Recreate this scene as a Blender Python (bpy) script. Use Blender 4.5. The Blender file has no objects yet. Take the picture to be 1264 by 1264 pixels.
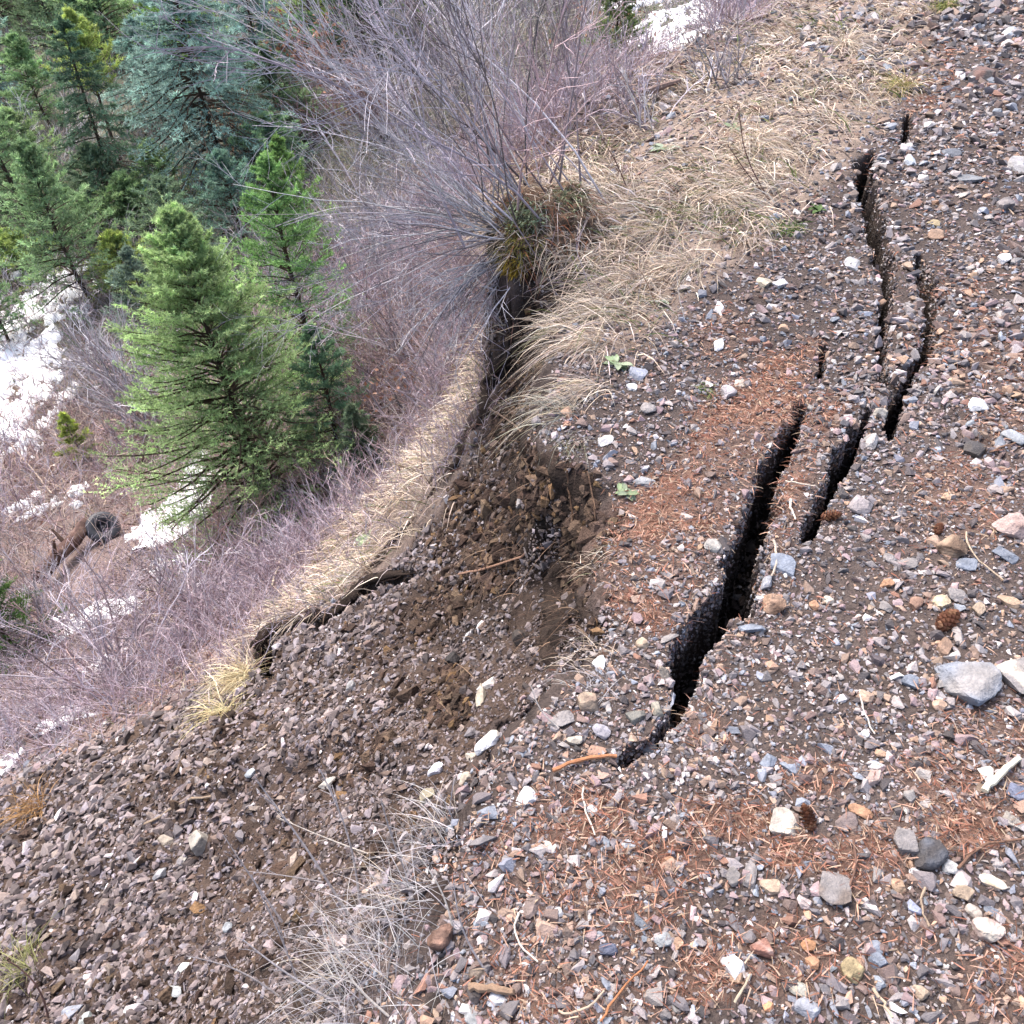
import bpy, bmesh, math
import numpy as np
from mathutils import Vector, Matrix

# ------------------------------------------------------------------ camera
F = 1000.0 / 1264.0
PITCH, ROLL = math.radians(43.0), math.radians(-4.0)
CAM = np.array([0.0, 0.0, 1.6])
fwd = np.array([0, math.cos(PITCH), -math.sin(PITCH)])
up0 = np.array([0, math.sin(PITCH), math.cos(PITCH)])
rt0 = np.array([1.0, 0, 0])
rt = rt0 * math.cos(ROLL) + up0 * math.sin(ROLL)
up = up0 * math.cos(ROLL) - rt0 * math.sin(ROLL)
scene = bpy.context.scene
cd = bpy.data.cameras.new('camera')
cam = bpy.data.objects.new('camera', cd)
scene.collection.objects.link(cam)
cd.sensor_fit = 'HORIZONTAL'
cd.sensor_width = 36.0
cd.lens = 36.0 * F
cd.clip_start = 0.02
cd.clip_end = 1000
cam.matrix_world = Matrix(((rt[0], up[0], -fwd[0], CAM[0]), (rt[1], up[1], -fwd[1], CAM[1]),
                           (rt[2], up[2], -fwd[2], CAM[2]), (0, 0, 0, 1)))
scene.camera = cam

# ------------------------------------------------------------------ light
SUN_EL, SUN_AZ = math.radians(58), math.radians(-35)      # azimuth clockwise from +y
w = bpy.data.worlds.new('World')
scene.world = w
w.use_nodes = True
nt = w.node_tree
bg = nt.nodes['Background']
sky = nt.nodes.new('ShaderNodeTexSky')
sky.sky_type = 'NISHITA'
sky.sun_disc = False
sky.sun_elevation = SUN_EL
sky.sun_rotation = SUN_AZ
sky.air_density = 1.0
sky.dust_density = 6.0
sky.ozone_density = 1.0
nt.links.new(sky.outputs[0], bg.inputs[0])
bg.inputs[1].default_value = 0.15
sd = bpy.data.lights.new('sun', 'SUN')
sd.energy = 1.05
sd.angle = math.radians(30)
sd.color = (1.0, 0.97, 0.93)
sun = bpy.data.objects.new('sun', sd)
scene.collection.objects.link(sun)
sv = Vector((math.sin(SUN_AZ) * math.cos(SUN_EL), math.cos(SUN_AZ) * math.cos(SUN_EL), math.sin(SUN_EL)))
sun.rotation_euler = sv.to_track_quat('Z', 'Y').to_euler()
scene.view_settings.view_transform = 'Standard'
scene.view_settings.look = 'None'
scene.view_settings.exposure = 1.74
scene.view_settings.gamma = 1.0

rng = np.random.default_rng(7)

# ------------------------------------------------------------------ maths helpers
def lin(r, g, b, k=1.0):
    c = np.array([r, g, b], float) / 255.0
    return np.where(c <= 0.04045, c / 12.92, ((c + 0.055) / 1.055) ** 2.4) * k

def ray(u, v):
    u, v = np.asarray(u, float), np.asarray(v, float)
    return (((u - 632) / 1000)[..., None] * rt + ((632 - v) / 1000)[..., None] * up + fwd)

def at_depth(u, v, t):
    return CAM + ray(u, v) * np.asarray(t, float)[..., None]

def at_z(u, v, z=0.0):
    d = ray(u, v)
    return CAM + d * ((z - CAM[2]) / d[..., 2])[..., None]

def project(P):
    q = P - CAM
    t = np.maximum(q @ fwd, 1e-3)
    return 632 + 1000 * (q @ rt) / t, 632 - 1000 * (q @ up) / t, t

def _hash(ix, iy, seed):
    h = (ix.astype(np.int64) * 374761393 + iy.astype(np.int64) * 668265263 + seed * 974634777) & 0xffffffff
    h = ((h ^ (h >> 13)) * 1274126177) & 0xffffffff
    h = (h ^ (h >> 16)) & 0xffffffff
    return h / 4294967295.0

def vnoise(x, y, seed=0):
    ix, iy = np.floor(x), np.floor(y)
    fx, fy = x - ix, y - iy
    fx = fx * fx * (3 - 2 * fx); fy = fy * fy * (3 - 2 * fy)
    a = _hash(ix, iy, seed); b = _hash(ix + 1, iy, seed)
    c = _hash(ix, iy + 1, seed); d = _hash(ix + 1, iy + 1, seed)
    return (a + (b - a) * fx) * (1 - fy) + (c + (d - c) * fx) * fy

def fbm(x, y, scale, octs=4, seed=0, gain=0.5):
    s = 0; a = 1; tot = 0
    for o in range(octs):
        s = s + a * (vnoise(x / scale * 2 ** o + 17.3 * o, y / scale * 2 ** o - 9.1 * o, seed + o) - 0.5) * 2
        tot += a; a *= gain
    return s / tot

def sstep(a, b, x):
    t = np.clip((x - a) / (b - a), 0, 1)
    return t * t * (3 - 2 * t)

def in_poly(px, py, poly):
    inside = np.zeros(px.shape, bool)
    n = len(poly)
    for i in range(n):
        x1, y1 = poly[i]; x2, y2 = poly[(i + 1) % n]
        if y1 == y2: continue
        c = ((y1 > py) != (y2 > py)) & (px < (x2 - x1) * (py - y1) / (y2 - y1) + x1)
        inside ^= c
    return inside

def seg_dist(px, py, line, attr=None):
    best = np.full(px.shape, 1e9); val = np.zeros(px.shape)
    for i in range(len(line) - 1):
        ax, ay = line[i][:2]; bx, by = line[i + 1][:2]
        dx, dy = bx - ax, by - ay
        s = np.clip(((px - ax) * dx + (py - ay) * dy) / (dx * dx + dy * dy + 1e-12), 0, 1)
        d = np.hypot(px - ax - s * dx, py - ay - s * dy)
        m = d < best
        best = np.where(m, d, best)
        if attr is not None:
            val = np.where(m, attr[i] + (attr[i + 1] - attr[i]) * s, val)
    return best, val

def blob_mask(u, v, polys=(), blobs=(), soft=12):
    m = np.zeros(u.shape)
    for p in polys:
        d, _ = seg_dist(u, v, list(p) + [p[0]])
        s = np.where(in_poly(u, v, p), d, -d)
        m = np.maximum(m, sstep(-soft, soft, s))
    for (bu, bv, ru, rv, wt) in blobs:
        d = np.sqrt(((u - bu) / ru) ** 2 + ((v - bv) / rv) ** 2)
        m = np.maximum(m, wt * sstep(1.25, 0.6, d))
    return m

# ------------------------------------------------------------------ terrain
EDGE = [(430, 1300, .30), (470, 1180, .28), (505, 1080, .22), (535, 1000, .12), (575, 950, .13), (600, 900, .13),
        (640, 835, .13), (690, 805, .13), (738, 780, .13), (733, 740, .13), (716, 700, .13), (748, 655, .13),
        (758, 625, .13), (738, 590, .13), (700, 575, .13), (668, 570, .13), (652, 540, .13), (645, 500, .13),
        (668, 450, .13), (668, 405, .13), (705, 375, .13), (745, 352, .13), (738, 328, .13), (700, 318, .13),
        (640, 315, .13), (605, 295, .13), (600, 258, .12), (640, 220, .25), (700, 190, .35), (745, 160, .5),
        (800, 120, .6), (860, 80, .7), (930, 40, .9), (1010, -10, 1.0), (1080, -60, 1.2)]
EW = [tuple(at_z(u, v)[:2]) for u, v, _ in EDGE]
EW = [(-0.75, -6.0), (-0.5, -1.5)] + EW + [(EW[-1][0] + 12, EW[-1][1] + 40), (EW[-1][0] + 60, EW[-1][1] + 200)]
EA = [.4, .35] + [e[2] for e in EDGE] + [1.5, 3.0]
ROADPOLY = EW + [(300, 300), (300, -300), (-0.75, -300)]

CT = [  # pixel u, v and forward distance t of points lying on the hillside below the road
    (0, 1264, 2.55), (250, 1264, 2.05), (120, 1120, 2.9), (150, 1000, 3.3), (250, 900, 3.7), (330, 1100, 2.45), (420, 1180, 1.9),
    (400, 1000, 2.65), (380, 880, 3.3), (500, 900, 2.6), (480, 780, 3.5), (600, 820, 2.6), (560, 680, 3.55), (640, 720, 2.9),
    (690, 740, 2.6), (600, 600, 3.5), (700, 640, 2.72), (640, 500, 3.65), (700, 420, 3.6), (690, 350, 4.4), (670, 385, 3.85), (655, 440, 3.7), (690, 470, 3.3), (620, 420, 4.9),
    (530, 980, 2.25), (470, 1080, 1.95), (400, 1264, 1.75),
    (300, 830, 4.6), (380, 700, 6.0), (450, 620, 6.3), (540, 560, 6.2), (560, 460, 7.5), (150, 930, 4.3), (60, 1050, 3.6),
    (560, 350, 7.6), (0, 1000, 4.4), (0, 850, 6.8), (0, 700, 9.8), (0, 430, 14), (0, 200, 21), (0, 0, 30), (200, 750, 7.6),
    (320, 640, 9.3), (300, 500, 11.5), (400, 300, 15), (200, 350, 15), (200, 100, 23), (400, 0, 26), (600, 0, 23), (600, 150, 15),
    (700, 50, 17), (830, 60, 14.5), (760, 130, 10), (850, 100, 8.5), (950, 0, 11), (650, 250, 5.0), (700, 170, 6.0), (600, 240, 6.2)]
CP = at_depth(np.array([c[0] for c in CT]), np.array([c[1] for c in CT]), np.array([c[2] for c in CT]))
extra = np.array([(-3, -1, -2.4), (-6, -3, -4.6), (-12, 0, -6.5), (-20, 10, -6.5), (-30, 0, -4), (-40, 40, 3), (-20, 45, -1),
                  (0, 50, 0), (8, 30, -3.2), (20, 60, 1.0), (-60, 10, 8), (-1.3, -3, -.6), (-60, 80, 14), (0, 90, 12), (-30, -30, -2), (-2, -20, -1.2)], float)
CP = np.vstack([CP, extra])

def tps_fit(P, lam=0.004):
    n = len(P)
    d2 = ((P[:, None, :2] - P[None, :, :2]) ** 2).sum(-1)
    K = 0.5 * d2 * np.log(d2 + 1e-9) + lam * np.eye(n) * 10
    Q = np.c_[np.ones(n), P[:, :2]]
    A = np.block([[K, Q], [Q.T, np.zeros((3, 3))]])
    return np.linalg.solve(A, np.r_[P[:, 2], 0, 0, 0])
TW = tps_fit(CP)
def tps(x, y):
    r = TW[-3] + TW[-2] * x + TW[-1] * y
    for i in range(len(CP)):
        d2 = (x - CP[i, 0]) ** 2 + (y - CP[i, 1]) ** 2
        r = r + TW[i] * 0.5 * d2 * np.log(d2 + 1e-9)
    return r

CRACKS = [  # u, v, width in pixels (converted to metres on the ground)
    [(1078, 188, 5), (1063, 208, 20), (1070, 240, 20), (1082, 280, 22), (1092, 320, 20), (1096, 350, 15), (1093, 390, 15), (1092, 440, 13), (1094, 458, 13), (1108, 470, 16)],
    [(1134, 318, 7), (1144, 350, 14), (1150, 385, 14), (1147, 422, 14), (1130, 450, 14), (1114, 478, 30), (1106, 510, 16), (1104, 530, 5)],
    [(1076, 498, 8), (1062, 528, 22), (1042, 560, 27), (1022, 600, 27), (1010, 630, 18), (994, 656, 6)],
    [(1018, 424, 8), (1016, 452, 7)],
    [(1122, 140, 6), (1119, 162, 8), (1116, 178, 4)],
    [(994, 486, 6), (985, 512, 17), (966, 545, 25), (948, 578, 32), (940, 610, 46), (930, 650, 58), (918, 700, 66), (898, 730, 62),
     (868, 768, 50), (850, 800, 46), (842, 830, 40), (838, 862, 30), (815, 892, 28), (790, 912, 22), (766, 932, 7)],
]
CRW = []
for c in CRACKS:
    pts = at_z(np.array([p[0] for p in c]), np.array([p[1] for p in c]))
    t = project(pts)[2]
    CRW.append(([tuple(p[:2]) for p in pts], [(p[2] + 3.5 if p[2] < 26 else p[2] * .68 + 4) / 1000 * tt for p, tt in zip(c, t)]))
LIPSHADE = [(330, 835, 5), (326, 800, 12), (340, 780, 11), (372, 767, 9), (402, 768, 11), (420, 750, 12), (445, 728, 10), (470, 716, 12), (515, 710, 5)]  # shade below the overhanging turf lip, built as a dark cut
EDGESHADE = [(652, 380, 12), (640, 420, 14), (610, 460, 8), (596, 500, 8), (560, 550, 6), (535, 590, 5)]  # shadow down the slide edge, likewise cut and darkened

SLIDE = [(650, 360), (700, 345), (745, 352), (700, 400), (660, 470), (650, 545), (740, 585), (757, 640), (716, 700), (742, 780), (640, 835), (570, 950), (500, 1070), (420, 1180), (330, 1290),
         (0, 1290), (-200, 1290), (-200, 1080), (0, 1010), (90, 960), (250, 905), (330, 800), (500, 705), (565, 590), (600, 515), (640, 420)]
VERGE = [(700, 190), (800, 115), (930, 40), (1010, -30), (1170, -30), (1120, 110), (1060, 190), (1000, 255), (940, 300), (850, 370), (800, 430), (740, 440), (668, 405), (740, 350), (610, 300), (610, 240)]
BAND = [(250, 912), (330, 780), (480, 700), (560, 590), (600, 510), (640, 400), (605, 440), (545, 525), (480, 603), (405, 680), (345, 748), (292, 835)]
NEEDLE_P = [[(1005, 425), (1000, 470), (975, 520), (925, 600), (890, 660), (850, 740), (830, 790), (790, 770), (740, 730), (735, 680), (790, 610), (850, 540), (900, 480), (950, 440)],
            [(1010, 500), (1040, 500), (1000, 580), (960, 680), (955, 640), (975, 560)]]
NEEDLE_B = [(1215, 900, 60, 50, 1), (1190, 960, 85, 50, 1), (1180, 1010, 80, 45, 1), (1080, 1060, 60, 45, 1), (990, 1050, 50, 30, .9), (900, 1010, 60, 30, .8),
            (1230, 1200, 50, 60, 1), (1110, 1150, 50, 30, .5), (760, 1120, 90, 60, .6), (700, 1010, 90, 40, .7), (810, 1060, 70, 40, .6), (640, 1120, 80, 60, .5),
            (870, 1200, 50, 40, .5), (1180, 620, 80, 60, .35), (1170, 400, 60, 60, .3), (1240, 500, 50, 80, .3), (580, 1090, 60, 50, .5), (760, 1240, 80, 40, .5),
            (870, 900, 40, 30, .6), (1000, 960, 60, 25, .4), (1140, 90, 40, 60, .3), (660, 1220, 90, 50, .5), (1000, 1180, 150, 60, .3), (890, 420, 40, 40, .3), (620, 1040, 50, 30, .5)]

# azimuth / radius axes of the ground sheet (clockwise from +y, in radians)
AZ = np.concatenate([np.linspace(-180, -82, 50)[:-1], np.linspace(-82, 76, 1200), np.linspace(76, 180, 40)[1:]])
AZ = np.radians(AZ)
RR = np.concatenate([[0.0], np.exp(np.linspace(math.log(0.12), math.log(0.5), 60))[:-1],
                     np.exp(np.linspace(math.log(0.5), math.log(9.0), 470))[:-1],
                     np.exp(np.linspace(math.log(9.0), math.log(60), 220))[:-1], np.exp(np.linspace(math.log(60), math.log(400), 24))])
A2, R2 = np.meshgrid(AZ, RR, indexing='ij')
GX, GY = R2 * np.sin(A2), R2 * np.cos(A2)

def base_height(x, y):
    wob = 0.035 * fbm(x, y, 0.16, 3, 5) + 0.02 * fbm(x, y, 0.05, 2, 9)
    d, wd = seg_dist(x, y, EW, EA)
    sd_ = np.where(in_poly(x, y, ROADPOLY), d, -d) + wob * sstep(3, 0.4, d)
    far = sstep(60, 200, np.hypot(x, y))
    road = 0.012 * fbm(x, y, 0.5, 2, 1) + 0.006 * fbm(x, y, 0.12, 3, 2) - 0.10 * sstep(0.5, 0.0, sd_) * sstep(0.1, 0.4, wd) - 0.03 * sstep(.5, 0, sd_)
    road = road - 0.05 * sstep(9, 25, np.hypot(x, y))
    hill = tps(x, y)
    hill = hill * (1 - far) + np.clip(hill, -6, 16) * far
    rough = sstep(12, 4, np.hypot(x, y))
    hill = hill + (0.10 * fbm(x, y, 0.55, 4, 20) + 0.05 * fbm(x, y, 0.15, 3, 25) + 0.045 * np.abs(fbm(x, y, 0.09, 3, 28))) * rough + 0.18 * fbm(x, y, 2.2, 4, 30) * (1 - rough)
    hill = np.where(sd_ < 0.3, np.minimum(hill, 0.02 + 0 * hill), hill)
    k = sstep(-wd, wd * 0.6, sd_)
    return hill * (1 - k) + road * k, sd_, k

HZ, SD, KR = base_height(GX, GY)
# slumped strip between the outer edge and the big crack
cw, cwd = CRW[5]
dC, _ = seg_dist(GX, GY, cw)
HZ = HZ - 0.035 * sstep(.9, .1, dC) * (SD < 1.2) * (SD > 0)
near = R2 < 8
CRM = np.zeros(GX.shape)
for li, (line, wds) in enumerate(CRW):
    x, y = GX[near], GY[near]
    d, ww = seg_dist(x, y, line, wds)
    d = d + (0.016 * fbm(x, y, 0.16, 2, 50 + li) + 0.022 * fbm(x, y, 0.06, 3, 40 + li)) * np.clip(ww / 0.06, .5, 1.4) + 0.010 * fbm(x, y, 0.022, 2, 60)
    e = sstep(ww * .5 + .004, ww * .5 - .014, d)
    CRM[near] = np.maximum(CRM[near], e)
dep = 0.34
floor_ = 0.16 * fbm(GX[near], GY[near], 0.16, 3, 77) + .05 * fbm(GX[near], GY[near], 0.04, 2, 78)
HZ[near] = HZ[near] - CRM[near] * (dep + floor_)

def hit_grid(x, y, Z=None):
    Z = HZ if Z is None else Z
    r = np.hypot(x, y); a = np.arctan2(x, y)
    i = np.clip(np.searchsorted(AZ, a) - 1, 0, len(AZ) - 2)
    j = np.clip(np.searchsorted(RR, r) - 1, 0, len(RR) - 2)
    fa = (a - AZ[i]) / (AZ[i + 1] - AZ[i]); fr = np.clip((r - RR[j]) / (RR[j + 1] - RR[j]), 0, 1)
    return (Z[i, j] * (1 - fa) + Z[i + 1, j] * fa) * (1 - fr) + (Z[i, j + 1] * (1 - fa) + Z[i + 1, j + 1] * fa) * fr

def hit(u, v):
    """first point of the ground along the ray through a pixel"""
    u = np.atleast_1d(np.asarray(u, float)); v = np.atleast_1d(np.asarray(v, float))
    d = ray(u, v)
    ts = np.exp(np.linspace(math.log(1.0), math.log(70), 900))
    res = np.full(u.shape, 70.0); done = np.zeros(u.shape, bool)
    for k in range(len(ts) - 1):
        P = CAM + d * ts[k + 1]
        below = (P[..., 2] < hit_grid(P[..., 0], P[..., 1])) & ~done
        if below.any():
            lo = np.full(u.shape, ts[k]); hi = np.full(u.shape, ts[k + 1])
            for _ in range(8):
                mid = (lo + hi) / 2
                Q = CAM + d * mid[:, None]
                b = Q[:, 2] < hit_grid(Q[:, 0], Q[:, 1])
                hi = np.where(b, mid, hi); lo = np.where(b, lo, mid)
            res = np.where(below, hi, res); done |= below
        if done.all(): break
    return CAM + d * res[:, None], res

def hit1(u, v):
    P, t = hit(u, v)
    return P[0], t[0]

# turf lip shade, cut and coloured dark into the hillside it crosses
for line, depth, mx in ((LIPSHADE, .28, .3), (EDGESHADE, .22, .3)):
    P, t = hit([p[0] for p in line], [p[1] for p in line])
    L = [tuple(p[:2]) for p in P]; W = [p[2] / 1000 * tt * 2.4 for p, tt in zip(line, t)]
    m = R2 < 9
    d, ww = seg_dist(GX[m], GY[m], L, W)
    d = d + 0.02 * fbm(GX[m], GY[m], 0.08, 3, 91)
    e = sstep(ww * .5 + .01, ww * .5 - .02, d)
    HZ[m] -= e * depth
    CRM[m] = np.maximum(CRM[m], e)

GU, GV, GT = project(np.stack([GX, GY, HZ], -1))
front = (GY > 0.02)
def zones(x, y, z, onroad):
    u, v, t = project(np.stack([x, y, z], -1))
    f = (y > 0) & (u > -900) & (u < 2200) & (v < 2600)
    u = np.where(f, u, -999.0); v = np.where(f, v, -999.0)
    un = u + 14 * fbm(x, y, .12, 3, 71); vn = v + 14 * fbm(x, y, .12, 3, 72)
    slide = blob_mask(un, vn, [SLIDE], soft=6) * (t < 5.5)
    band = blob_mask(un, vn, [BAND], soft=20) * (t > 3.6) * (t < 9)
    ds, _ = seg_dist(un, vn, SLIDE + [SLIDE[0]])
    slide = np.maximum(slide, (ds < 42) * (1 - onroad) * (t < 4.6) * (1 - np.minimum(1, band * 1.5)))
    nd = blob_mask(un, vn, NEEDLE_P, NEEDLE_B, soft=22) * onroad
    nd = nd * (.25 + .75 * sstep(-.3, .25, fbm(x, y, .22, 3, 75)))
    verge = blob_mask(un, vn, [VERGE], soft=18) * (t < 14)
    return slide, nd, verge, band
ZS, ZN, ZV, ZB = zones(GX, GY, HZ, KR)
WALL = [(650, 400), (720, 350), (740, 360), (660, 545), (740, 580), (762, 630), (722, 700), (748, 785), (690, 808), (655, 770), (668, 700), (640, 620), (610, 560), (600, 500)]
ZW = blob_mask(np.where(front, GU, -999.), np.where(front, GV, -999.), [WALL], [(700, 1010, 1, 1, 0), (560, 860, 30, 40, .7), (600, 800, 25, 20, .6), (480, 940, 40, 30, .5), (430, 1040, 45, 25, .4), (660, 700, 95, 110, .75), (590, 640, 60, 70, .6), (560, 760, 70, 50, .5)], soft=12) * ZS * (1 - KR * .5)

def n3(x, y, z, sc, seed):
    return (fbm(x + z * .7, y - z * .4, sc, 3, seed) + fbm(y + z, z * .9 + x * .3, sc, 3, seed + 7) + fbm(z + x * .5, x - y * .2, sc, 3, seed + 13)) / 1.5
# ------------------------------------------------------------------ mesh building
def build(name, V, faces_list, col=None, mat=None, parent=None, smooth=False, link=True):
    """faces_list: list of int arrays (n, k)"""
    me = bpy.data.meshes.new(name)
    V = np.asarray(V, np.float32)
    me.vertices.add(len(V)); me.vertices.foreach_set('co', V.ravel())
    loops = np.concatenate([f.ravel() for f in faces_list]).astype(np.int32)
    tot = np.concatenate([np.full(len(f), f.shape[1]) for f in faces_list]).astype(np.int32)
    start = np.concatenate([[0], np.cumsum(tot)[:-1]]).astype(np.int32)
    me.loops.add(len(loops)); me.loops.foreach_set('vertex_index', loops)
    me.polygons.add(len(tot)); me.polygons.foreach_set('loop_start', start)
    try: me.polygons.foreach_set('loop_total', tot)
    except Exception: pass
    me.update(calc_edges=True)
    me.polygons.foreach_set('use_smooth', np.full(len(tot), bool(smooth)))
    if col is not None:
        ca = me.color_attributes.new('Col', 'FLOAT_COLOR', 'POINT')
        c = np.ones((len(V), 4), np.float32); c[:, :3] = np.clip(col, 0, 1)
        ca.data.foreach_set('color', c.ravel())
    if mat is not None: me.materials.append(mat)
    me.validate()
    o = bpy.data.objects.new(name, me)
    scene.collection.objects.link(o)
    if parent is not None: o.parent = parent
    return o

class MB:
    def __init__(s): s.V = []; s.F = {}; s.C = []; s.n = 0
    def add(s, V, F, C):
        V = np.asarray(V, float).reshape(-1, 3); F = np.asarray(F)
        C = np.broadcast_to(np.asarray(C, float), V.shape)
        s.V.append(V); s.C.append(C); s.F.setdefault(F.shape[1], []).append(F + s.n); s.n += len(V)
    def build(s, name, mat, parent=None, smooth=False, origin=None):
        V = np.concatenate(s.V)
        if origin is not None: V = V - origin
        o = build(name, V, [np.concatenate(f) for f in s.F.values()], np.concatenate(s.C), mat, parent, smooth)
        if origin is not None and parent is None: o.location = origin
        return o

def unit(v): return v / np.maximum(np.linalg.norm(v, axis=-1, keepdims=True), 1e-9)

def add_tubes(mb, P, R, col, sides=4):
    """P (M,K,3), R (M,K), col (M,3) or (M,K,3)"""
    M, K = P.shape[:2]
    T = unit(np.gradient(P, axis=1))
    ref = np.where(np.abs(T[..., 2:3]) > .9, np.array([1., 0, 0]), np.array([0, 0, 1.]))
    ref = ref[:, :1]
    A = unit(np.cross(T, np.broadcast_to(ref, T.shape))); B = np.cross(T, A)
    ang = np.arange(sides) * 2 * math.pi / sides
    V = P[:, :, None] + R[:, :, None, None] * (A[:, :, None] * np.cos(ang)[:, None] + B[:, :, None] * np.sin(ang)[:, None])
    idx = np.arange(M * K * sides).reshape(M, K, sides)
    a = idx[:, :-1]; b = idx[:, 1:]
    F = np.stack([a, np.roll(a, -1, 2), np.roll(b, -1, 2), b], -1).reshape(-1, 4)
    col = np.asarray(col, float)
    if col.ndim == 1: col = np.broadcast_to(col, (M, 3))
    if col.ndim == 2: col = np.broadcast_to(col[:, None], (M, K, 3))
    C = np.broadcast_to(col[:, :, None], (M, K, sides, 3)).reshape(-1, 3)
    mb.add(V.reshape(-1, 3), F, C)
    if sides >= 4:
        if sides == 4:
            mb.F.setdefault(4, []).append(np.concatenate([idx[:, 0, ::-1], idx[:, -1]]) + mb.n - M * K * sides)
        else:
            mb.F.setdefault(sides, []).append(np.concatenate([idx[:, 0, ::-1], idx[:, -1]]) + mb.n - M * K * sides)

def add_blades(mb, B, D, L, W, droop, col, K=4, tipcol=None):
    """curved grass ribbons. B (M,3) base, D (M,3) start direction, L, W (M,), droop (M,)"""
    M = len(B)
    s = np.linspace(0, 1, K)[None, :, None]
    D = unit(D)
    hor = unit(D * np.array([1, 1, 0]) + 1e-4)
    P = B[:, None] + (D[:, None] * s + (hor[:, None] * .35 + np.array([0, 0, -1.])) * (s ** 2.2) * droop[:, None, None]) * L[:, None, None]
    side = unit(np.cross(D, rng.normal(size=(M, 3))))
    wd = (W[:, None] * (1 - np.linspace(0, 1, K)[None] ** 2 * .85))[..., None] * side[:, None] * .5
    V = np.stack([P - wd, P + wd], 2)
    idx = np.arange(M * K * 2).reshape(M, K, 2)
    F = np.stack([idx[:, :-1, 0], idx[:, :-1, 1], idx[:, 1:, 1], idx[:, 1:, 0]], -1).reshape(-1, 4)
    C = np.broadcast_to(np.asarray(col)[:, None, None], (M, K, 2, 3))
    if tipcol is not None:
        C = C * (1 - s[..., None]) + np.asarray(tipcol)[:, None, None] * s[..., None]
    mb.add(V.reshape(-1, 3), F, C.reshape(-1, 3))

def pick(cols, wts, n, var=.12):
    cols = np.array(cols); wts = np.array(wts, float); wts /= wts.sum()
    c = cols[rng.choice(len(cols), n, p=wts)]
    return np.clip(c * np.exp(rng.normal(0, var, (n, 1))) * np.exp(rng.normal(0, .018, (n, 3))), 0, 1)

def tag(o, label=None, cat=None, group=None, kind=None):
    if label: o['label'] = label
    if cat: o['category'] = cat
    if group: o['group'] = group
    if kind: o['kind'] = kind
    return o

def empty(name, loc, label, cat, group=None):
    o = bpy.data.objects.new(name, None)
    o.empty_display_size = .1
    scene.collection.objects.link(o)
    o.location = tuple(loc)
    return tag(o, label, cat, group)

# ------------------------------------------------------------------ materials
def vcol_mat(name, rough=.85, noise=40, amt=.25, bump=0.0, bscale=200, spec=.3, trans=0.0):
    m = bpy.data.materials.new(name); m.use_nodes = True
    n = m.node_tree; b = n.nodes['Principled BSDF']
    b.inputs['Roughness'].default_value = rough
    b.inputs['Specular IOR Level'].default_value = spec
    at = n.nodes.new('ShaderNodeAttribute'); at.attribute_name = 'Col'
    tc = n.nodes.new('ShaderNodeNewGeometry')
    nz = n.nodes.new('ShaderNodeTexNoise'); nz.inputs['Scale'].default_value = noise; nz.inputs['Detail'].default_value = 5
    nz.inputs['Roughness'].default_value = .65
    n.links.new(tc.outputs['Position'], nz.inputs['Vector'])
    mr = n.nodes.new('ShaderNodeMapRange')
    mr.inputs[1].default_value = .3; mr.inputs[2].default_value = .7
    mr.inputs[3].default_value = 1 - amt; mr.inputs[4].default_value = 1 + amt
    n.links.new(nz.outputs['Fac'], mr.inputs[0])
    vm = n.nodes.new('ShaderNodeVectorMath'); vm.operation = 'SCALE'
    n.links.new(at.outputs['Color'], vm.inputs[0]); n.links.new(mr.outputs[0], vm.inputs['Scale'])
    n.links.new(vm.outputs[0], b.inputs['Base Color'])
    if bump:
        n2 = n.nodes.new('ShaderNodeTexNoise'); n2.inputs['Scale'].default_value = bscale; n2.inputs['Detail'].default_value = 4
        n.links.new(tc.outputs['Position'], n2.inputs['Vector'])
        bp = n.nodes.new('ShaderNodeBump'); bp.inputs['Strength'].default_value = bump; bp.inputs['Distance'].default_value = .01
        n.links.new(n2.outputs['Fac'], bp.inputs['Height']); n.links.new(bp.outputs[0], b.inputs['Normal'])
    if trans:
        out = n.nodes['Material Output']
        tr = n.nodes.new('ShaderNodeBsdfTranslucent'); mx = n.nodes.new('ShaderNodeMixShader'); mx.inputs[0].default_value = trans
        n.links.new(vm.outputs[0], tr.inputs['Color'])
        n.links.new(b.outputs[0], mx.inputs[1]); n.links.new(tr.outputs[0], mx.inputs[2]); n.links.new(mx.outputs[0], out.inputs['Surface'])
    return m
M_GROUND = vcol_mat('soil', .95, 55, .35, .9, 130, .15)
M_STONE = vcol_mat('stone', .75, 90, .22, .35, 300, .35)
M_ROCK = vcol_mat('rock', .72, 45, .30, .5, 160, .35)
M_GRASS = vcol_mat('dry_grass', .8, 20, .12, 0, 0, .25, .25)
M_NEEDLE = vcol_mat('needles', .6, 12, .2, 0, 0, .3, .35)
M_WOOD = vcol_mat('twig_bark', .85, 60, .25, .3, 150, .25)
M_BARK = vcol_mat('bark', .9, 25, .35, .8, 60, .2)
M_SNOW = vcol_mat('snow', .6, 8, .04, .3, 30, .4)
M_MOSS = vcol_mat('moss', .95, 60, .35, .8, 150, .1)
M_LEAF = vcol_mat('leaf', .7, 40, .2, 0, 0, .3, .2)
M_RUBBER = vcol_mat('rubber', .55, 30, .2, .2, 80, .4)

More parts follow.
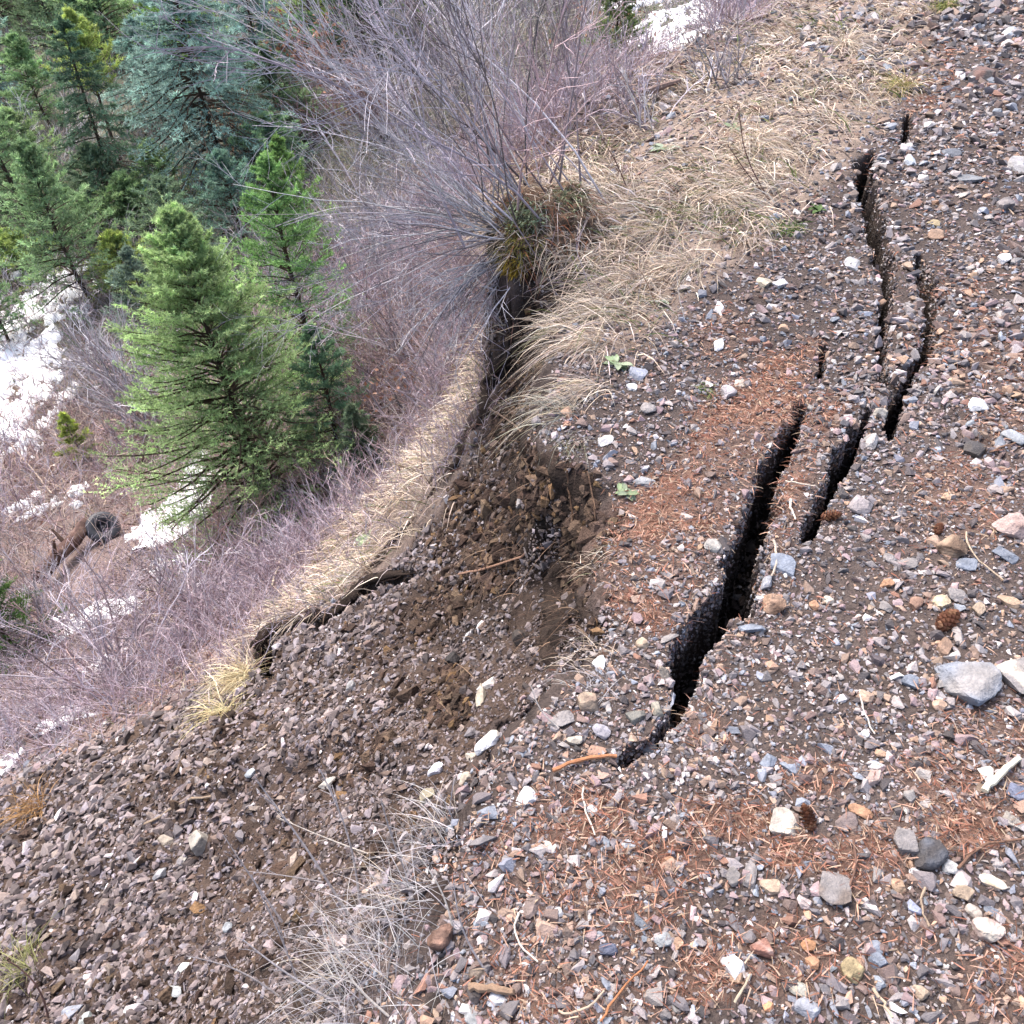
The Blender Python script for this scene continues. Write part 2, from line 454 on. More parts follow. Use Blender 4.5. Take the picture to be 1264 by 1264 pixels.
# ------------------------------------------------------------------ ground sheet
soil_road = lin(108, 96, 92, .40); soil_dark = lin(104, 88, 80, .40); litter = lin(156, 122, 106, .55)
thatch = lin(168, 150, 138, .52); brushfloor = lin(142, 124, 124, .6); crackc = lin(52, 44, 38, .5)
n1 = (fbm(GX, GY, .35, 4, 101) + 1)[..., None] / 2; n2 = (fbm(GX, GY, 1.6, 3, 103) + 1)[..., None] / 2
fz = (sstep(11, 18, R2) * (1 - KR))[..., None]
far_c = (brushfloor * (1 - fz) + lin(118, 120, 104, .5) * fz) * (0.65 + .7 * n2) * (1 - .35 * n1) + lin(150, 140, 110, .3) * n1 * .4
col = far_c * (1 - KR[..., None]) + soil_road * (0.8 + .4 * n1) * KR[..., None]
dsl = soil_dark * (0.6 + .8 * n1)
yel = sstep(.62, .8, n2) * .35
dsl = dsl * (1 - yel) + lin(140, 114, 88, .5) * yel
for Zm, cc in ((ZV, thatch * (.7 + .5 * n1)), (ZB, thatch * (.55 + .5 * n1)), (ZS, dsl), (ZN, litter * (.7 + .5 * n1))):
    col = col * (1 - Zm[..., None]) + cc * Zm[..., None]
col = col * (1 - .42 * ZW[..., None])
col = col * (1 - CRM[..., None]) + crackc * CRM[..., None]  # dark crack soil, also painted over the turf lip shade
nA, nR = GX.shape
wm = np.clip(ZW + (KR > .02) * (KR < .98) * (R2 < 6), 0, 1) * (GY > 0)
DX = n3(GX, GY, HZ, .14, 610) * .035 + n3(GX, GY, HZ, .05, 640) * .012
DY = n3(GX, GY, HZ, .14, 670) * .035 + n3(GX, GY, HZ, .05, 690) * .012
wn = (n3(GX, GY, HZ, .12, 720)[..., None] + 1) / 2
col = col * (1 - wm[..., None] * .8 * (1 - 1.15 * wn))
V = np.stack([GX + DX * wm, GY + DY * wm, HZ], -1).reshape(-1, 3)
idx = np.arange(nA * nR).reshape(nA, nR)
Fq = np.stack([idx[:-1, 1:-1], idx[:-1, 2:], idx[1:, 2:], idx[1:, 1:-1]], -1).reshape(-1, 4)
Ft = np.stack([idx[:-1, 0], idx[:-1, 1], idx[1:, 1]], -1)
ground = build('ground', V, [Fq, Ft], col.reshape(-1, 3), M_GROUND, smooth=True)
tag(ground, kind='structure')

# ------------------------------------------------------------------ gravel (stuff)
def hull_proto(seed, npts=11, flat=.62):
    r = np.random.default_rng(seed)
    p = unit(r.normal(size=(npts, 3))) * r.uniform(.75, 1.1, (npts, 1))
    p *= np.array([1.0, r.uniform(.6, .95), flat * r.uniform(.7, 1.2)])
    bm = bmesh.new()
    for q in p: bm.verts.new(q)
    bmesh.ops.convex_hull(bm, input=bm.verts)
    bm.verts.ensure_lookup_table()
    used = [v for v in bm.verts if v.link_faces]
    mp = {v.index: i for i, v in enumerate(used)}
    bm.verts.index_update()
    mp = {v.index: i for i, v in enumerate(used)}
    V = np.array([v.co[:] for v in used]) * .5
    Fc = np.array([[mp[v.index] for v in f.verts] for f in bm.faces if len(f.verts) == 3])
    bm.free()
    return V, Fc
PROTOS = [hull_proto(100 + i, 9 + i % 5) for i in range(28)]

def normals(x, y, e=.02):
    hx = (hit_grid(x + e, y) - hit_grid(x - e, y)) / (2 * e); hy = (hit_grid(x, y + e) - hit_grid(x, y - e)) / (2 * e)
    return unit(np.stack([-hx, -hy, np.ones_like(x)], -1))

C00 = np.stack([GX, GY, HZ], -1)
E1 = C00[1:, :-1] - C00[:-1, :-1]; E2 = C00[:-1, 1:] - C00[:-1, :-1]
CELLN = np.cross(E1, E2); CELLA = np.linalg.norm(CELLN, axis=-1)
CELLN = unit(CELLN); CELLN = np.where(CELLN[..., 2:] < 0, -CELLN, CELLN)
def surf_sample(n, a0, a1, r0, r1):
    """points spread over the true surface, thinning out with distance"""
    i0, i1 = np.searchsorted(AZ, math.radians(a0)), min(np.searchsorted(AZ, math.radians(a1)), len(AZ) - 1)
    j0, j1 = max(1, np.searchsorted(RR, r0)), min(np.searchsorted(RR, r1), len(RR) - 1)
    sub = (slice(i0, i1), slice(j0, j1))
    sl2 = ((C00[:-1, :-1][sub] - CAM) ** 2).sum(-1)
    wgt = (CELLA[sub] / sl2).ravel(); cdf = np.cumsum(wgt); cdf /= cdf[-1]
    k = np.searchsorted(cdf, rng.random(n))
    k = np.minimum(k, len(wgt) - 1)
    i = k // (j1 - j0) + i0; j = k % (j1 - j0) + j0
    fa, fr = rng.random((n, 1)), rng.random((n, 1))
    P = (C00[i, j] * (1 - fa) + C00[i + 1, j] * fa) * (1 - fr) + (C00[i, j + 1] * (1 - fa) + C00[i + 1, j + 1] * fa) * fr
    return P[:, 0], P[:, 1], P[:, 2], CELLN[i, j]

def scatter_stones(mb, x, y, z, N, size, cols, sink=.12, tilt=.25, blend=.85):
    N = unit(N * blend + np.array([0, 0, 1 - blend]) + rng.normal(0, tilt, N.shape))
    a = rng.uniform(0, 2 * math.pi, len(x))
    T = np.stack([np.cos(a), np.sin(a), np.zeros_like(a)], -1)
    T = unit(T - (T * N).sum(-1, keepdims=True) * N); B = np.cross(N, T)
    k = rng.integers(0, len(PROTOS), len(x))
    P = np.stack([x, y, z], -1) + N * (size * sink)[:, None]
    asp = rng.uniform(.8, 1.3, len(x))
    for i, (pv, pf) in enumerate(PROTOS):
        s = np.where(k == i)[0]
        if not len(s): continue
        vv = pv[None] * size[s][:, None, None] * np.stack([asp[s], 1 / asp[s], np.ones(len(s))], -1)[:, None]
        W = P[s][:, None] + vv[..., :1] * T[s][:, None] + vv[..., 1:2] * B[s][:, None] + vv[..., 2:] * N[s][:, None]
        off = (np.arange(len(s)) * len(pv))[:, None, None]
        mb.add(W.reshape(-1, 3), (pf[None] + off).reshape(-1, 3), np.repeat(cols[s], len(pv), 0))

GREY = [lin(150, 145, 146, .62), lin(122, 118, 122, .55), lin(172, 165, 163, .62), lin(140, 150, 165, .6), lin(132, 112, 104, .55), lin(165, 140, 120, .6),
        lin(190, 155, 125, .56), lin(215, 210, 208, .62), lin(98, 92, 94, .46), lin(172, 126, 104, .5), lin(160, 138, 140, .6)]
GW = [18, 17, 12, 7, 16, 10, 3.5, 4, 12, 2, 9]
BROWN = [lin(134, 122, 120, .50), lin(114, 103, 101, .46), lin(154, 143, 140, .54), lin(92, 82, 80, .42), lin(150, 136, 124, .5), lin(140, 135, 140, .55), lin(205, 202, 202, .62), lin(136, 114, 100, .46)]
BW = [20, 18, 14, 16, 6, 12, 1.5, 4]

def polar(n, a0, a1, r0, r1):
    a = np.radians(rng.uniform(a0, a1, n)); r = np.exp(rng.uniform(math.log(r0), math.log(r1), n))
    return r * np.sin(a), r * np.cos(a)

def add_gravel():
    x, y, z, N = surf_sample(330000, -82, 76, .3, 9.5)
    kr = hit_grid(x, y, KR); cr = hit_grid(x, y, CRM)
    zs, zn, zv, zb = zones(x, y, z, kr)
    sl = np.sqrt(x * x + y * y + (z - 1.6) ** 2)
    keep = np.maximum(kr, zs)
    # lower-left debris fades into the brush slope
    u, v, t = project(np.stack([x, y, z], -1))
    ll = sstep(840, 1010, v + .12 * u) * (t < 6) * (u < 420)
    keep = np.maximum(keep, ll)
    keep = keep * (1 - .5 * zv) * (1 - .9 * zb) * (1 - .6 * zn)
    keep = keep * np.where(cr > .25, .6, 1)
    keep = keep * (1 - .35 * hit_grid(x, y, ZW))
    pn = fbm(x, y, .45, 3, 203)
    patch = np.where(zs > .5, .55 + .45 * sstep(-.25, .25, pn), .62 + .38 * sstep(-.35, .2, pn))
    m = (rng.random(len(x)) < keep * patch) & (u > -420) & (u < 1600) & (y > -.6)
    x, y, z, N, zs, zn, sl, kr, cr = x[m], y[m], z[m], N[m], zs[m], zn[m], sl[m], kr[m], cr[m]
    n = len(x)
    big = sstep(-.2, .5, fbm(x, y, .8, 2, 207))
    s = np.exp(rng.normal(math.log(.0120), .56, n)) * np.maximum(1, sl / 2.5) * (0.85 + .4 * big)
    s = np.clip(s, .0035 * sl, .055 * np.maximum(1, sl / 3))
    g = pick(GREY, GW, n, .16); b = pick(BROWN, BW, n, .2)
    c = np.where((rng.random(n) < zs)[:, None], b, g)
    g_ = c.mean(1, keepdims=True); c = np.minimum(g_ + (c - g_) * .8, .5) * np.array([1.03, .985, 1.0])
    c = np.where(zs[:, None] > .5, c * np.array([1.12, 1.10, 1.12]), c)
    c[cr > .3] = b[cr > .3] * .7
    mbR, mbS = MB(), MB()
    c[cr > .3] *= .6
    s = np.where((cr > .02) & (cr < .9), np.minimum(s, .016), s)
    s = np.where(cr >= .9, s * 1.4, s)
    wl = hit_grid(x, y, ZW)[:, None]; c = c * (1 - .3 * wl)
    road = zs < .5
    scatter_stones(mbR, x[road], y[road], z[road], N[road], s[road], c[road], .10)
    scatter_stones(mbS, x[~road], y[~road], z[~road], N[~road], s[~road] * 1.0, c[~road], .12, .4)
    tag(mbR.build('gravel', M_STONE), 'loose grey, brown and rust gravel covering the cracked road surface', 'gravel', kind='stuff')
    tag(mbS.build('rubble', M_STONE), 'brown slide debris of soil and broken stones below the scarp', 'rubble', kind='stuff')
    # soil clods broken off the scarp
    x, y, z, N = surf_sample(150000, -72, 20, .9, 6)
    kr = hit_grid(x, y, KR); zs = hit_grid(x, y, ZS); zw = hit_grid(x, y, ZW)
    m = (rng.random(len(x)) < zs * (.05 + .60 * zw) * (fbm(x, y, .3, 2, 215) > -.2)) & (hit_grid(x, y, ZB) < .3)
    x, y, z, N = x[m], y[m], z[m], N[m]; n2_ = len(x)
    cc = pick([lin(104, 86, 76, .42), lin(86, 70, 62, .4), lin(124, 104, 88, .45), lin(140, 112, 84, .45)], [4, 4, 2, .6], n2_, .2)
    sz = np.exp(rng.normal(math.log(.035), .4, n2_))
    mbC = MB(); scatter_stones(mbC, x, y, z, N, sz, cc, .05, .5)
    tag(mbC.build('soil_clods', M_GROUND), 'dark crumbly soil clods on the scarp face and below it', 'soil', kind='stuff')
    x, y, z, N = surf_sample(26000, -40, 20, 1.2, 6)
    m = rng.random(len(x)) < hit_grid(x, y, ZW) * .2
    x, y, z, N = x[m], y[m], z[m], N[m]; n3_ = len(x)
    mbH = MB(); add_blades(mbH, np.stack([x, y, z], -1), N + rng.normal(0, .5, N.shape), rng.uniform(.03, .14, n3_), rng.uniform(.0016, .0035, n3_), rng.uniform(.5, 1.6, n3_), pick([lin(110, 88, 74, .5), lin(150, 124, 104, .55), lin(84, 66, 56, .45)], [2, 1, 2], n3_, .15), 6)
    tag(mbH.build('root_hairs', M_WOOD), 'fine torn roots hanging from the dark scarp soil', 'roots', kind='stuff')
    print('gravel', n)
add_gravel()

# ------------------------------------------------------------------ needle litter (stuff)
def add_litter():
    x, y, z, N = surf_sample(380000, -60, 76, .4, 7)
    kr = hit_grid(x, y, KR); cr = hit_grid(x, y, CRM)
    zs, zn, zv, zb = zones(x, y, z, kr)
    sl = np.sqrt(x * x + y * y + (z - 1.6) ** 2)
    keep = (zn * 1.1 + .03) * (1 - zs) * (cr < .2) * kr * (1 - .8 * zv)
    m = rng.random(len(x)) < keep
    x, y, z, sl = x[m], y[m], z[m], sl[m]
    n = len(x)
    a = rng.uniform(0, 2 * math.pi, n)
    D = np.stack([np.cos(a), np.sin(a), rng.uniform(-.1, .35, n)], -1)
    L = rng.uniform(.012, .035, n) * np.maximum(1, sl / 3); W = rng.uniform(.0016, .0032, n) * np.maximum(1, sl / 2)
    B = np.stack([x, y, z + rng.uniform(.002, .016, n)], -1)
    c = pick([lin(180, 130, 110, .62), lin(156, 106, 88, .58), lin(205, 166, 146, .64), lin(122, 84, 68, .5), lin(196, 172, 150, .62)], [5, 3, 5, 2.5, 3], n, .15)
    mb = MB(); add_blades(mb, B, D, L, W, rng.uniform(0, .4, n), c, 3)
    tag(mb.build('needle_litter', M_GRASS), 'rusty fallen conifer needles spread in patches over the gravel', 'litter', kind='stuff')
    print('litter', n)
add_litter()

# ------------------------------------------------------------------ dry grass (stuff)
STRAW = [lin(224, 206, 186, .78), lin(206, 186, 166, .72), lin(236, 226, 212, .82), lin(186, 170, 156, .66), lin(172, 168, 136, .58), lin(198, 184, 180, .7)]
SW = [5, 5, 3, 4, 1.2, 3]
def add_grass():
    x, y, z, N = surf_sample(330000, -60, 40, 1.2, 14)
    kr = hit_grid(x, y, KR); cr = hit_grid(x, y, CRM)
    zs, zn, zv, zb = zones(x, y, z, kr)
    u, v, t = project(np.stack([x, y, z], -1))
    clump = sstep(-.25, .3, fbm(x, y, .28, 3, 301))
    keep = (np.maximum(zv * (.25 + .75 * sstep(430, 260, v)), zb * .7)) * (.12 + .88 * clump) * (cr < .2)
    m = rng.random(len(x)) < keep * .8
    x, y, z, zb, t = x[m], y[m], z[m], zb[m], t[m]
    n = len(x)
    flow = fbm(x, y, .5, 2, 310) * 2.2 + math.radians(200)
    a = flow + rng.normal(0, .8, n)
    D = np.stack([np.cos(a) * .9, np.sin(a) * .9 - .1, rng.uniform(.25, 1.3, n)], -1)
    L = rng.uniform(.08, .30, n) * np.where(zb > .5, .8, 1)
    W = .0014 * np.maximum(t, 2.2) * rng.uniform(.6, 1.2, n)
    c = pick(STRAW + [lin(150, 126, 108, .55)], SW + [3], n, .2)
    g = (rng.random(n) < .06 + .25 * (fbm(x, y, .9, 2, 322) > .45))
    c[g] = pick([lin(140, 150, 90, .5), lin(120, 140, 80, .45)], [1, 1], g.sum())
    mb = MB(); add_blades(mb, np.stack([x, y, z - .005], -1), D, L, W, rng.uniform(.3, 1.0, n), c, 4)
    tag(mb.build('dry_grass', M_GRASS), 'dry straw coloured grass on the road verge and hillside', 'grass', kind='stuff')
    print('grass', n)
add_grass()

# ------------------------------------------------------------------ brush on the valley side (stuff)
def grow(P0, D0, L, K, wander=.12, grav=0.0):
    """random walk polylines (M,K,3)"""
    M = len(P0); pts = [P0]; d = unit(D0)
    st = (L / (K - 1))[:, None]
    for k in range(K - 1):
        d = unit(d + rng.normal(0, wander, (M, 3)) + np.array([0, 0, grav]))
        pts.append(pts[-1] + d * st)
    return np.stack(pts, 1)

def children(P, n, smin, spread, lenf, K, wander, up_=0.1):
    """n side shoots on each polyline"""
    M, KK = P.shape[:2]
    i = np.repeat(np.arange(M), n)
    s = rng.uniform(smin, .97, M * n) * (KK - 1)
    k = np.minimum(s.astype(int), KK - 2); f = (s - k)[:, None]
    b = P[i, k] * (1 - f) + P[i, k + 1] * f
    T = unit(P[i, k + 1] - P[i, k])
    Ltot = np.linalg.norm(P[:, -1] - P[:, 0], axis=-1)[i]
    d = unit(T + rng.normal(0, spread, T.shape) + np.array([0, 0, up_]))
    L = Ltot * lenf * rng.uniform(.5, 1.2, len(i)) * (1.15 - s / (KK - 1) * .6)
    return grow(b, d, L, K, wander), i

def add_brush():
    x, y, z, N = surf_sample(130000, -75, 34, 3.0, 48)
    kr = hit_grid(x, y, KR)
    zs, zn, zv, zb = zones(x, y, z, kr)
    u, v, t = project(np.stack([x, y, z], -1))
    ll = sstep(860, 1000, v + .12 * u) * (t < 5.5)
    clump = sstep(-.3, .25, fbm(x, y, 1.1, 3, 401))
    clear = blob_mask(u, v, [], [(85, 700, 52, 36, .9), (132, 660, 34, 26, .95)]) * (t < 14)
    clear = np.maximum(clear, blob_mask(u, v, [], [(835, 62, 52, 50, 1)]))
    keep = (1 - kr) * (1 - zs) * (1 - .85 * zb) * (1 - zv) * (1 - .97 * ll) * (.3 + .7 * clump) * (1 - .93 * clear)
    m = (rng.random(len(x)) < keep * .75) & (y > 0)
    x, y, z, t = x[m], y[m], z[m], t[m]
    n = len(x)
    L = rng.uniform(.25, .75, n) * np.clip(t / 8, .55, 1.3)
    D = np.stack([rng.normal(0, .55, n), rng.normal(0, .55, n), np.ones(n) * .9], -1)
    P = grow(np.stack([x, y, z - .02], -1), D, L, 5, .25)
    rad = .00042 * t * rng.uniform(.7, 1.3, n)
    hue = fbm(x, y, 2.5, 3, 410)[:, None]
    cA = pick([lin(172, 154, 162, .82), lin(194, 180, 188, .85), lin(150, 130, 136, .75), lin(166, 160, 172, .82)], [4, 4, 3, 3], n, .15)  # lavender-grey twigs, lightened in colour in place of valley haze
    cB = pick([lin(176, 150, 144, .78), lin(198, 182, 168, .8), lin(156, 130, 130, .72), lin(180, 172, 174, .8)], [4, 3, 2, 3], n, .15)
    c = np.where(hue + rng.normal(0, .25, (n, 1)) > .1, cB, cA)
    gz = (sstep(12, 17, t) * rng.random(n))[:, None]
    c = c * (1 - gz) + lin(158, 160, 146, .66) * gz
    mb = MB()
    add_tubes(mb, P, rad[:, None] * np.linspace(1.2, .4, 5)[None], c, 3)
    C, i = children(P, 3, .2, .5, .45, 3, .2)
    add_tubes(mb, C, (rad[i] * .6)[:, None] * np.array([[1.1, .9, .4]]), c[i] * 1.08, 3)
    tag(mb.build('brush', M_WOOD), 'leafless reddish and mauve brush covering the valley slope', 'brush', kind='stuff')
    print('brush', n)
    # low dry leaves and stems lying between
    x, y, z, N = surf_sample(130000, -75, 34, 3.0, 48)
    kr = hit_grid(x, y, KR)
    zs, zn, zv, zb = zones(x, y, z, kr)
    u, v, t = project(np.stack([x, y, z], -1))
    ll = sstep(860, 1000, v + .12 * u) * (t < 5.5)
    m = (rng.random(len(x)) < (1 - kr) * (1 - zs) * (1 - zb) * (1 - .9 * ll) * .95 * (1 - .9 * blob_mask(u, v, [], [(85, 700, 55, 40, 1), (132, 660, 32, 26, 1)]) * (t < 14))) & (y > 0)
    x, y, z, t = x[m], y[m], z[m], t[m]; n = len(x)
    D = np.stack([rng.normal(0, 1, n), rng.normal(0, 1, n), rng.uniform(0, .9, n)], -1)
    c = pick([lin(168, 142, 130, .6), lin(150, 112, 100, .55), lin(196, 180, 162, .65), lin(154, 138, 140, .62), lin(112, 92, 86, .5), lin(132, 132, 92, .45)], [4, 4, 3, 4, 3, .8], n, .18)
    gz = (sstep(11, 17, t) * (rng.random(n) < .6))[:, None]
    c = c * (1 - gz) + pick([lin(130, 140, 112, .55), lin(150, 150, 140, .6), lin(108, 120, 88, .5)], [1, 1, 1], n, .2) * gz
    mb = MB(); add_blades(mb, np.stack([x, y, z], -1), D, rng.uniform(.06, .22, n) * np.clip(t / 8, .6, 1.6), .0016 * t * rng.uniform(.6, 1.5, n), rng.uniform(.2, .9, n), c, 3)
    tag(mb.build('undergrowth', M_GRASS), 'matted dead leaves and stems under the leafless brush', 'undergrowth', kind='stuff')
add_brush()

# ------------------------------------------------------------------ snow (stuff)
def add_snow():
    spots = [(20, 400, 60, 55, 1), (30, 500, 40, 50, 1), (5, 450, 40, 90, 1), (205, 640, 42, 34, 1), (235, 590, 14, 26, .8), (110, 765, 42, 22, .7), (100, 880, 40, 16, .8), (60, 620, 40, 14, .55),
             (832, 58, 40, 36, 1.3), (850, 22, 34, 16, 1), (5, 950, 12, 22, .8), (170, 30, 14, 14, .6), (790, 5, 34, 10, .7), (55, 350, 20, 20, .7), (220, 690, 26, 26, .7), (145, 810, 60, 16, .5)]
    x = []; mb = MB()
    for (u, v, ru, rv, wt) in spots:
        P, t = hit1(u, v)
        rx = ru / 1000 * t * 1.5; N = 70
        ry = rv / 1000 * t / max(.25, math.sin(math.atan2(1.6 - P[2], P[1]))) * 1.5
        g = np.linspace(-1, 1, N)
        X, Y = np.meshgrid(P[0] + g * rx, P[1] + g * ry, indexing='ij')
        q = np.hypot(*np.meshgrid(g, g, indexing='ij'))
        n = fbm(X, Y, .55, 5, 501, .65)
        hgt = (-.01 + .08 * wt) - .12 * q ** 2 + .22 * n + .20 * fbm(X, Y, .16, 4, 507, .7)
        sc = np.clip(t / 12, .5, 1.3)
        Z = hit_grid(X, Y) + np.clip(hgt, -.2, .07) * sc
        idx = np.arange(N * N).reshape(N, N)
        Fc = np.stack([idx[:-1, :-1], idx[1:, :-1], idx[1:, 1:], idx[:-1, 1:]], -1)
        ok = np.maximum(np.maximum(hgt[:-1, :-1], hgt[1:, 1:]), np.maximum(hgt[1:, :-1], hgt[:-1, 1:])) > 0
        mb.add(np.stack([X, Y, Z], -1).reshape(-1, 3), Fc[ok], np.array([.80, .81, .84]) * (1 - .35 * sstep(.04, 0, hgt.reshape(-1, 1)) * np.array([.8, .9, 1])))
    tag(mb.build('snow', M_SNOW, smooth=True), 'thin melting snow patches among the brush in the valley', 'snow', kind='stuff')
add_snow()

# ------------------------------------------------------------------ conifers
def conifer(base, H, R, dist, cA, cB, label, nb=110, ntw=14, nn=15, kind='fir', dense=1.0, tip=0.0, bare=.06, catn='tree', name='conifer', rusty=0):
    root = empty(name, base, label, catn, 'conifers in the valley below the road')
    base = np.array(base)
    K = 8
    s = np.linspace(0, 1, K)
    tr = np.stack([.02 * H * np.sin(s * 3 + rng.uniform(0, 6)), .02 * H * np.sin(s * 2.3 + rng.uniform(0, 6)), s * H], -1)
    tr[0] *= 0
    mb = MB()
    add_tubes(mb, tr[None], (np.linspace(1, .12, K) * .014 * H + .004)[None], lin(96, 80, 70, .5), 8)
    mb.build('trunk', M_BARK, root, True)
    f = (np.arange(nb) + rng.random(nb)) / nb
    f = bare + (1 - bare) * f ** .9
    f = np.round(f * 26) / 26 + rng.normal(0, .008, nb)      # loose whorls
    f = np.clip(f, bare * .6, .985)
    az = np.arange(nb) * 2.399 + rng.normal(0, .3, nb)
    L = (R * 1.22 * (1 - f) ** .82 * rng.uniform(.6, 1.2, nb) + .014 * H)
    e0 = {'fir': .15 + .75 * f, 'spruce': -.25 + .8 * f, 'pine': .35 + .6 * f}[kind]
    D = np.stack([np.cos(az) * np.cos(e0), np.sin(az) * np.cos(e0), np.sin(e0)], -1)
    c0 = np.stack([np.interp(f, s, tr[:, i]) for i in range(3)], -1)
    KB = 6; pts = [c0]; d = D.copy()
    for k in range(KB - 1):
        g = {'fir': (-.10, .12), 'spruce': (-.16, .16), 'pine': (-.02, .16)}[kind][0 if k < 3 else 1]
        d = unit(d + np.array([0, 0, g]) + rng.normal(0, .05, d.shape))
        pts.append(pts[-1] + d * (L / (KB - 1))[:, None])
    P = np.stack(pts, 1)
    cr = MB()
    add_tubes(cr, P, (L * .010 + .002)[:, None] * np.linspace(1.2, .35, KB)[None], lin(110, 92, 78, .5), 3)
    # twigs
    M = nb * ntw
    i = np.repeat(np.arange(nb), ntw)
    sp = (.12 + .88 * rng.random(M) ** .85) * (KB - 1)
    k = np.minimum(sp.astype(int), KB - 2); fr = (sp - k)[:, None]
    b = P[i, k] * (1 - fr) + P[i, k + 1] * fr
    T = unit(P[i, k + 1] - P[i, k])
    S = unit(np.cross(T, np.array([0, 0, 1.]))) * np.where(rng.random(M) < .5, 1, -1)[:, None]
    tl = np.maximum(L[i] * .46 * (1.08 - .75 * sp / (KB - 1)), .010 * H) * rng.uniform(.6, 1.2, M)
    td = unit(T * .75 + S * rng.uniform(.2, 1, (M, 1)) + rng.normal(0, .16, (M, 3)) + np.array([0, 0, .05 if kind != 'spruce' else -.08]))
    TP = grow(b, td, tl, 4, .08, .06 if kind != 'spruce' else -.02)
    # needles: thin triangles along each twig
    NN = M * nn
    j = np.repeat(np.arange(M), nn)
    q = rng.random(NN) * 3
    kk = np.minimum(q.astype(int), 2); fq = (q - kk)[:, None]
    nb_ = TP[j, kk] * (1 - fq) + TP[j, kk + 1] * fq
    tt = unit(TP[j, kk + 1] - TP[j, kk])
    nd = unit(tt * .55 + unit(rng.normal(size=(NN, 3))) * .8 + np.array([0, 0, .15]))
    nl = (.0040 * dist) * rng.uniform(.7, 1.4, NN); nw = .00115 * dist * rng.uniform(.7, 1.3, NN)
    sd = unit(np.cross(nd, rng.normal(size=(NN, 3)))) * nw[:, None] * .5
    Vn = np.stack([nb_ - sd, nb_ + sd, nb_ + nd * nl[:, None]], 1)
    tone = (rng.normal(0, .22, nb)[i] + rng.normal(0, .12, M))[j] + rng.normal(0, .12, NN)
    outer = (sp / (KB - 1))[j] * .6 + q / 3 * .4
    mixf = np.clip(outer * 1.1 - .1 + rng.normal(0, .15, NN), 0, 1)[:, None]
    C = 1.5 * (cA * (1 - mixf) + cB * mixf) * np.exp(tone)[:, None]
    if rusty:
        rb = (rng.random(nb) < rusty)[i][j]
        C[rb] = lin(170, 125, 100, .5) * np.exp(tone[rb])[:, None]
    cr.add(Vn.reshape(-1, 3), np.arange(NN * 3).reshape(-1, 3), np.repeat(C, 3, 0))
    # leader and upright top shoots
    ns = 26; k0 = rng.uniform(.90, 1.0, ns)
    sb = np.stack([np.interp(k0, s, tr[:, i_]) for i_ in range(3)], -1); an_ = rng.uniform(0, 6.28, ns)
    sb[0] = tr[-1] * .985
    dd_ = np.stack([np.cos(an_) * .55, np.sin(an_) * .55, np.ones(ns)], -1); dd_[0] = (0, 0, 1)
    SP = grow(sb, dd_, np.r_[.075 * H, rng.uniform(.02, .05, ns - 1) * H], 5, .06)
    mm = 40; j = np.repeat(np.arange(ns), mm); q = rng.random(ns * mm) * 3.99; kk = q.astype(int); fq = (q - kk)[:, None]
    pb = SP[j, kk] * (1 - fq) + SP[j, np.minimum(kk + 1, 4)] * fq
    nd = unit(unit(rng.normal(size=pb.shape)) + np.array([0, 0, .6])); ln_ = .0030 * dist * rng.uniform(.6, 1.2, len(pb)); wd2 = unit(np.cross(nd, rng.normal(size=pb.shape))) * (.0005 * dist)
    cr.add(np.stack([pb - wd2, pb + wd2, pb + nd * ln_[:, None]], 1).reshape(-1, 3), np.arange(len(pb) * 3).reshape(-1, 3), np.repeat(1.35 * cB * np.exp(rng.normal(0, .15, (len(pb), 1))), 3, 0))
    cr.build('crown', M_NEEDLE, root)
    return root

def tree_px(ub, vb, ut, vt, wpx, colA, colB, label, kind='fir', depth=None, lean=0., **kw):
    """a tree standing on the ground where pixel (ub,vb) meets it, as tall as pixel row vt asks"""
    if depth is None:
        P, t = hit1(ub, vb)
    else:
        P = at_depth(np.array(float(ub)), np.array(float(vb)), np.array(depth)); P[2] = hit_grid(P[:1], P[1:2])[0]; t = depth
    d = ray(ut, vt)
    hd = math.hypot(P[0], P[1])
    k = hd / math.hypot(d[0], d[1])
    top = 1.6 + d[2] * k
    H = max(.8, top - P[2])
    tt = (P + np.array([0, 0, H / 2]) - CAM) @ fwd
    R = wpx / 1000 * tt / 2 * (1.45 if tt > 14 else 1.1)
    o = conifer((P[0], P[1], P[2] - .03), H, R, tt, colA, colB, label, kind=kind, **kw)
    o.rotation_euler = (0, lean, 0)
    return o

G1, G2 = lin(100, 128, 82, .66), lin(166, 190, 132, .68)      # fresh green
B1, B2 = lin(82, 110, 104, .68), lin(146, 174, 162, .72)       # blue green
D1, D2 = lin(84, 108, 78, .68), lin(140, 168, 120, .7)        # dark green
Y1, Y2 = lin(118, 136, 74, .64), lin(176, 192, 110, .66)        # yellow green
tree_px(345, 628, 212, 262, 285, G1, G2, 'bright green young fir, the fullest and nearest of the trees', lean=-.035, nb=330, ntw=24, nn=20)
tree_px(402, 480, 335, 190, 190, lin(80, 118, 72, .6), lin(140, 180, 110, .6), 'green fir half hidden behind the mauve twigs, right beside the brightest fir', nb=130, ntw=16, nn=16)
tree_px(420, 565, 385, 400, 130, lin(78, 108, 88, .55), lin(120, 155, 120, .56), 'low blue-green fir under the drooping grey branches', nb=80, ntw=16, nn=16)
tree_px(112, 368, 12, 178, 115, D1, D2, 'slim mid green fir standing just above the big snow patch', nb=120, ntw=14, nn=16)
tree_px(285, 225, 140, -40, 190, B1, B2, 'large blue-green spruce with layered shelf branches', kind='spruce', nb=190, ntw=18, nn=18)
tree_px(235, 330, 222, 215, 110, lin(90, 112, 90, .55), lin(140, 165, 130, .56), 'small pale-tipped fir top poking up under the blue-green spruce', nb=60, ntw=12, nn=14)
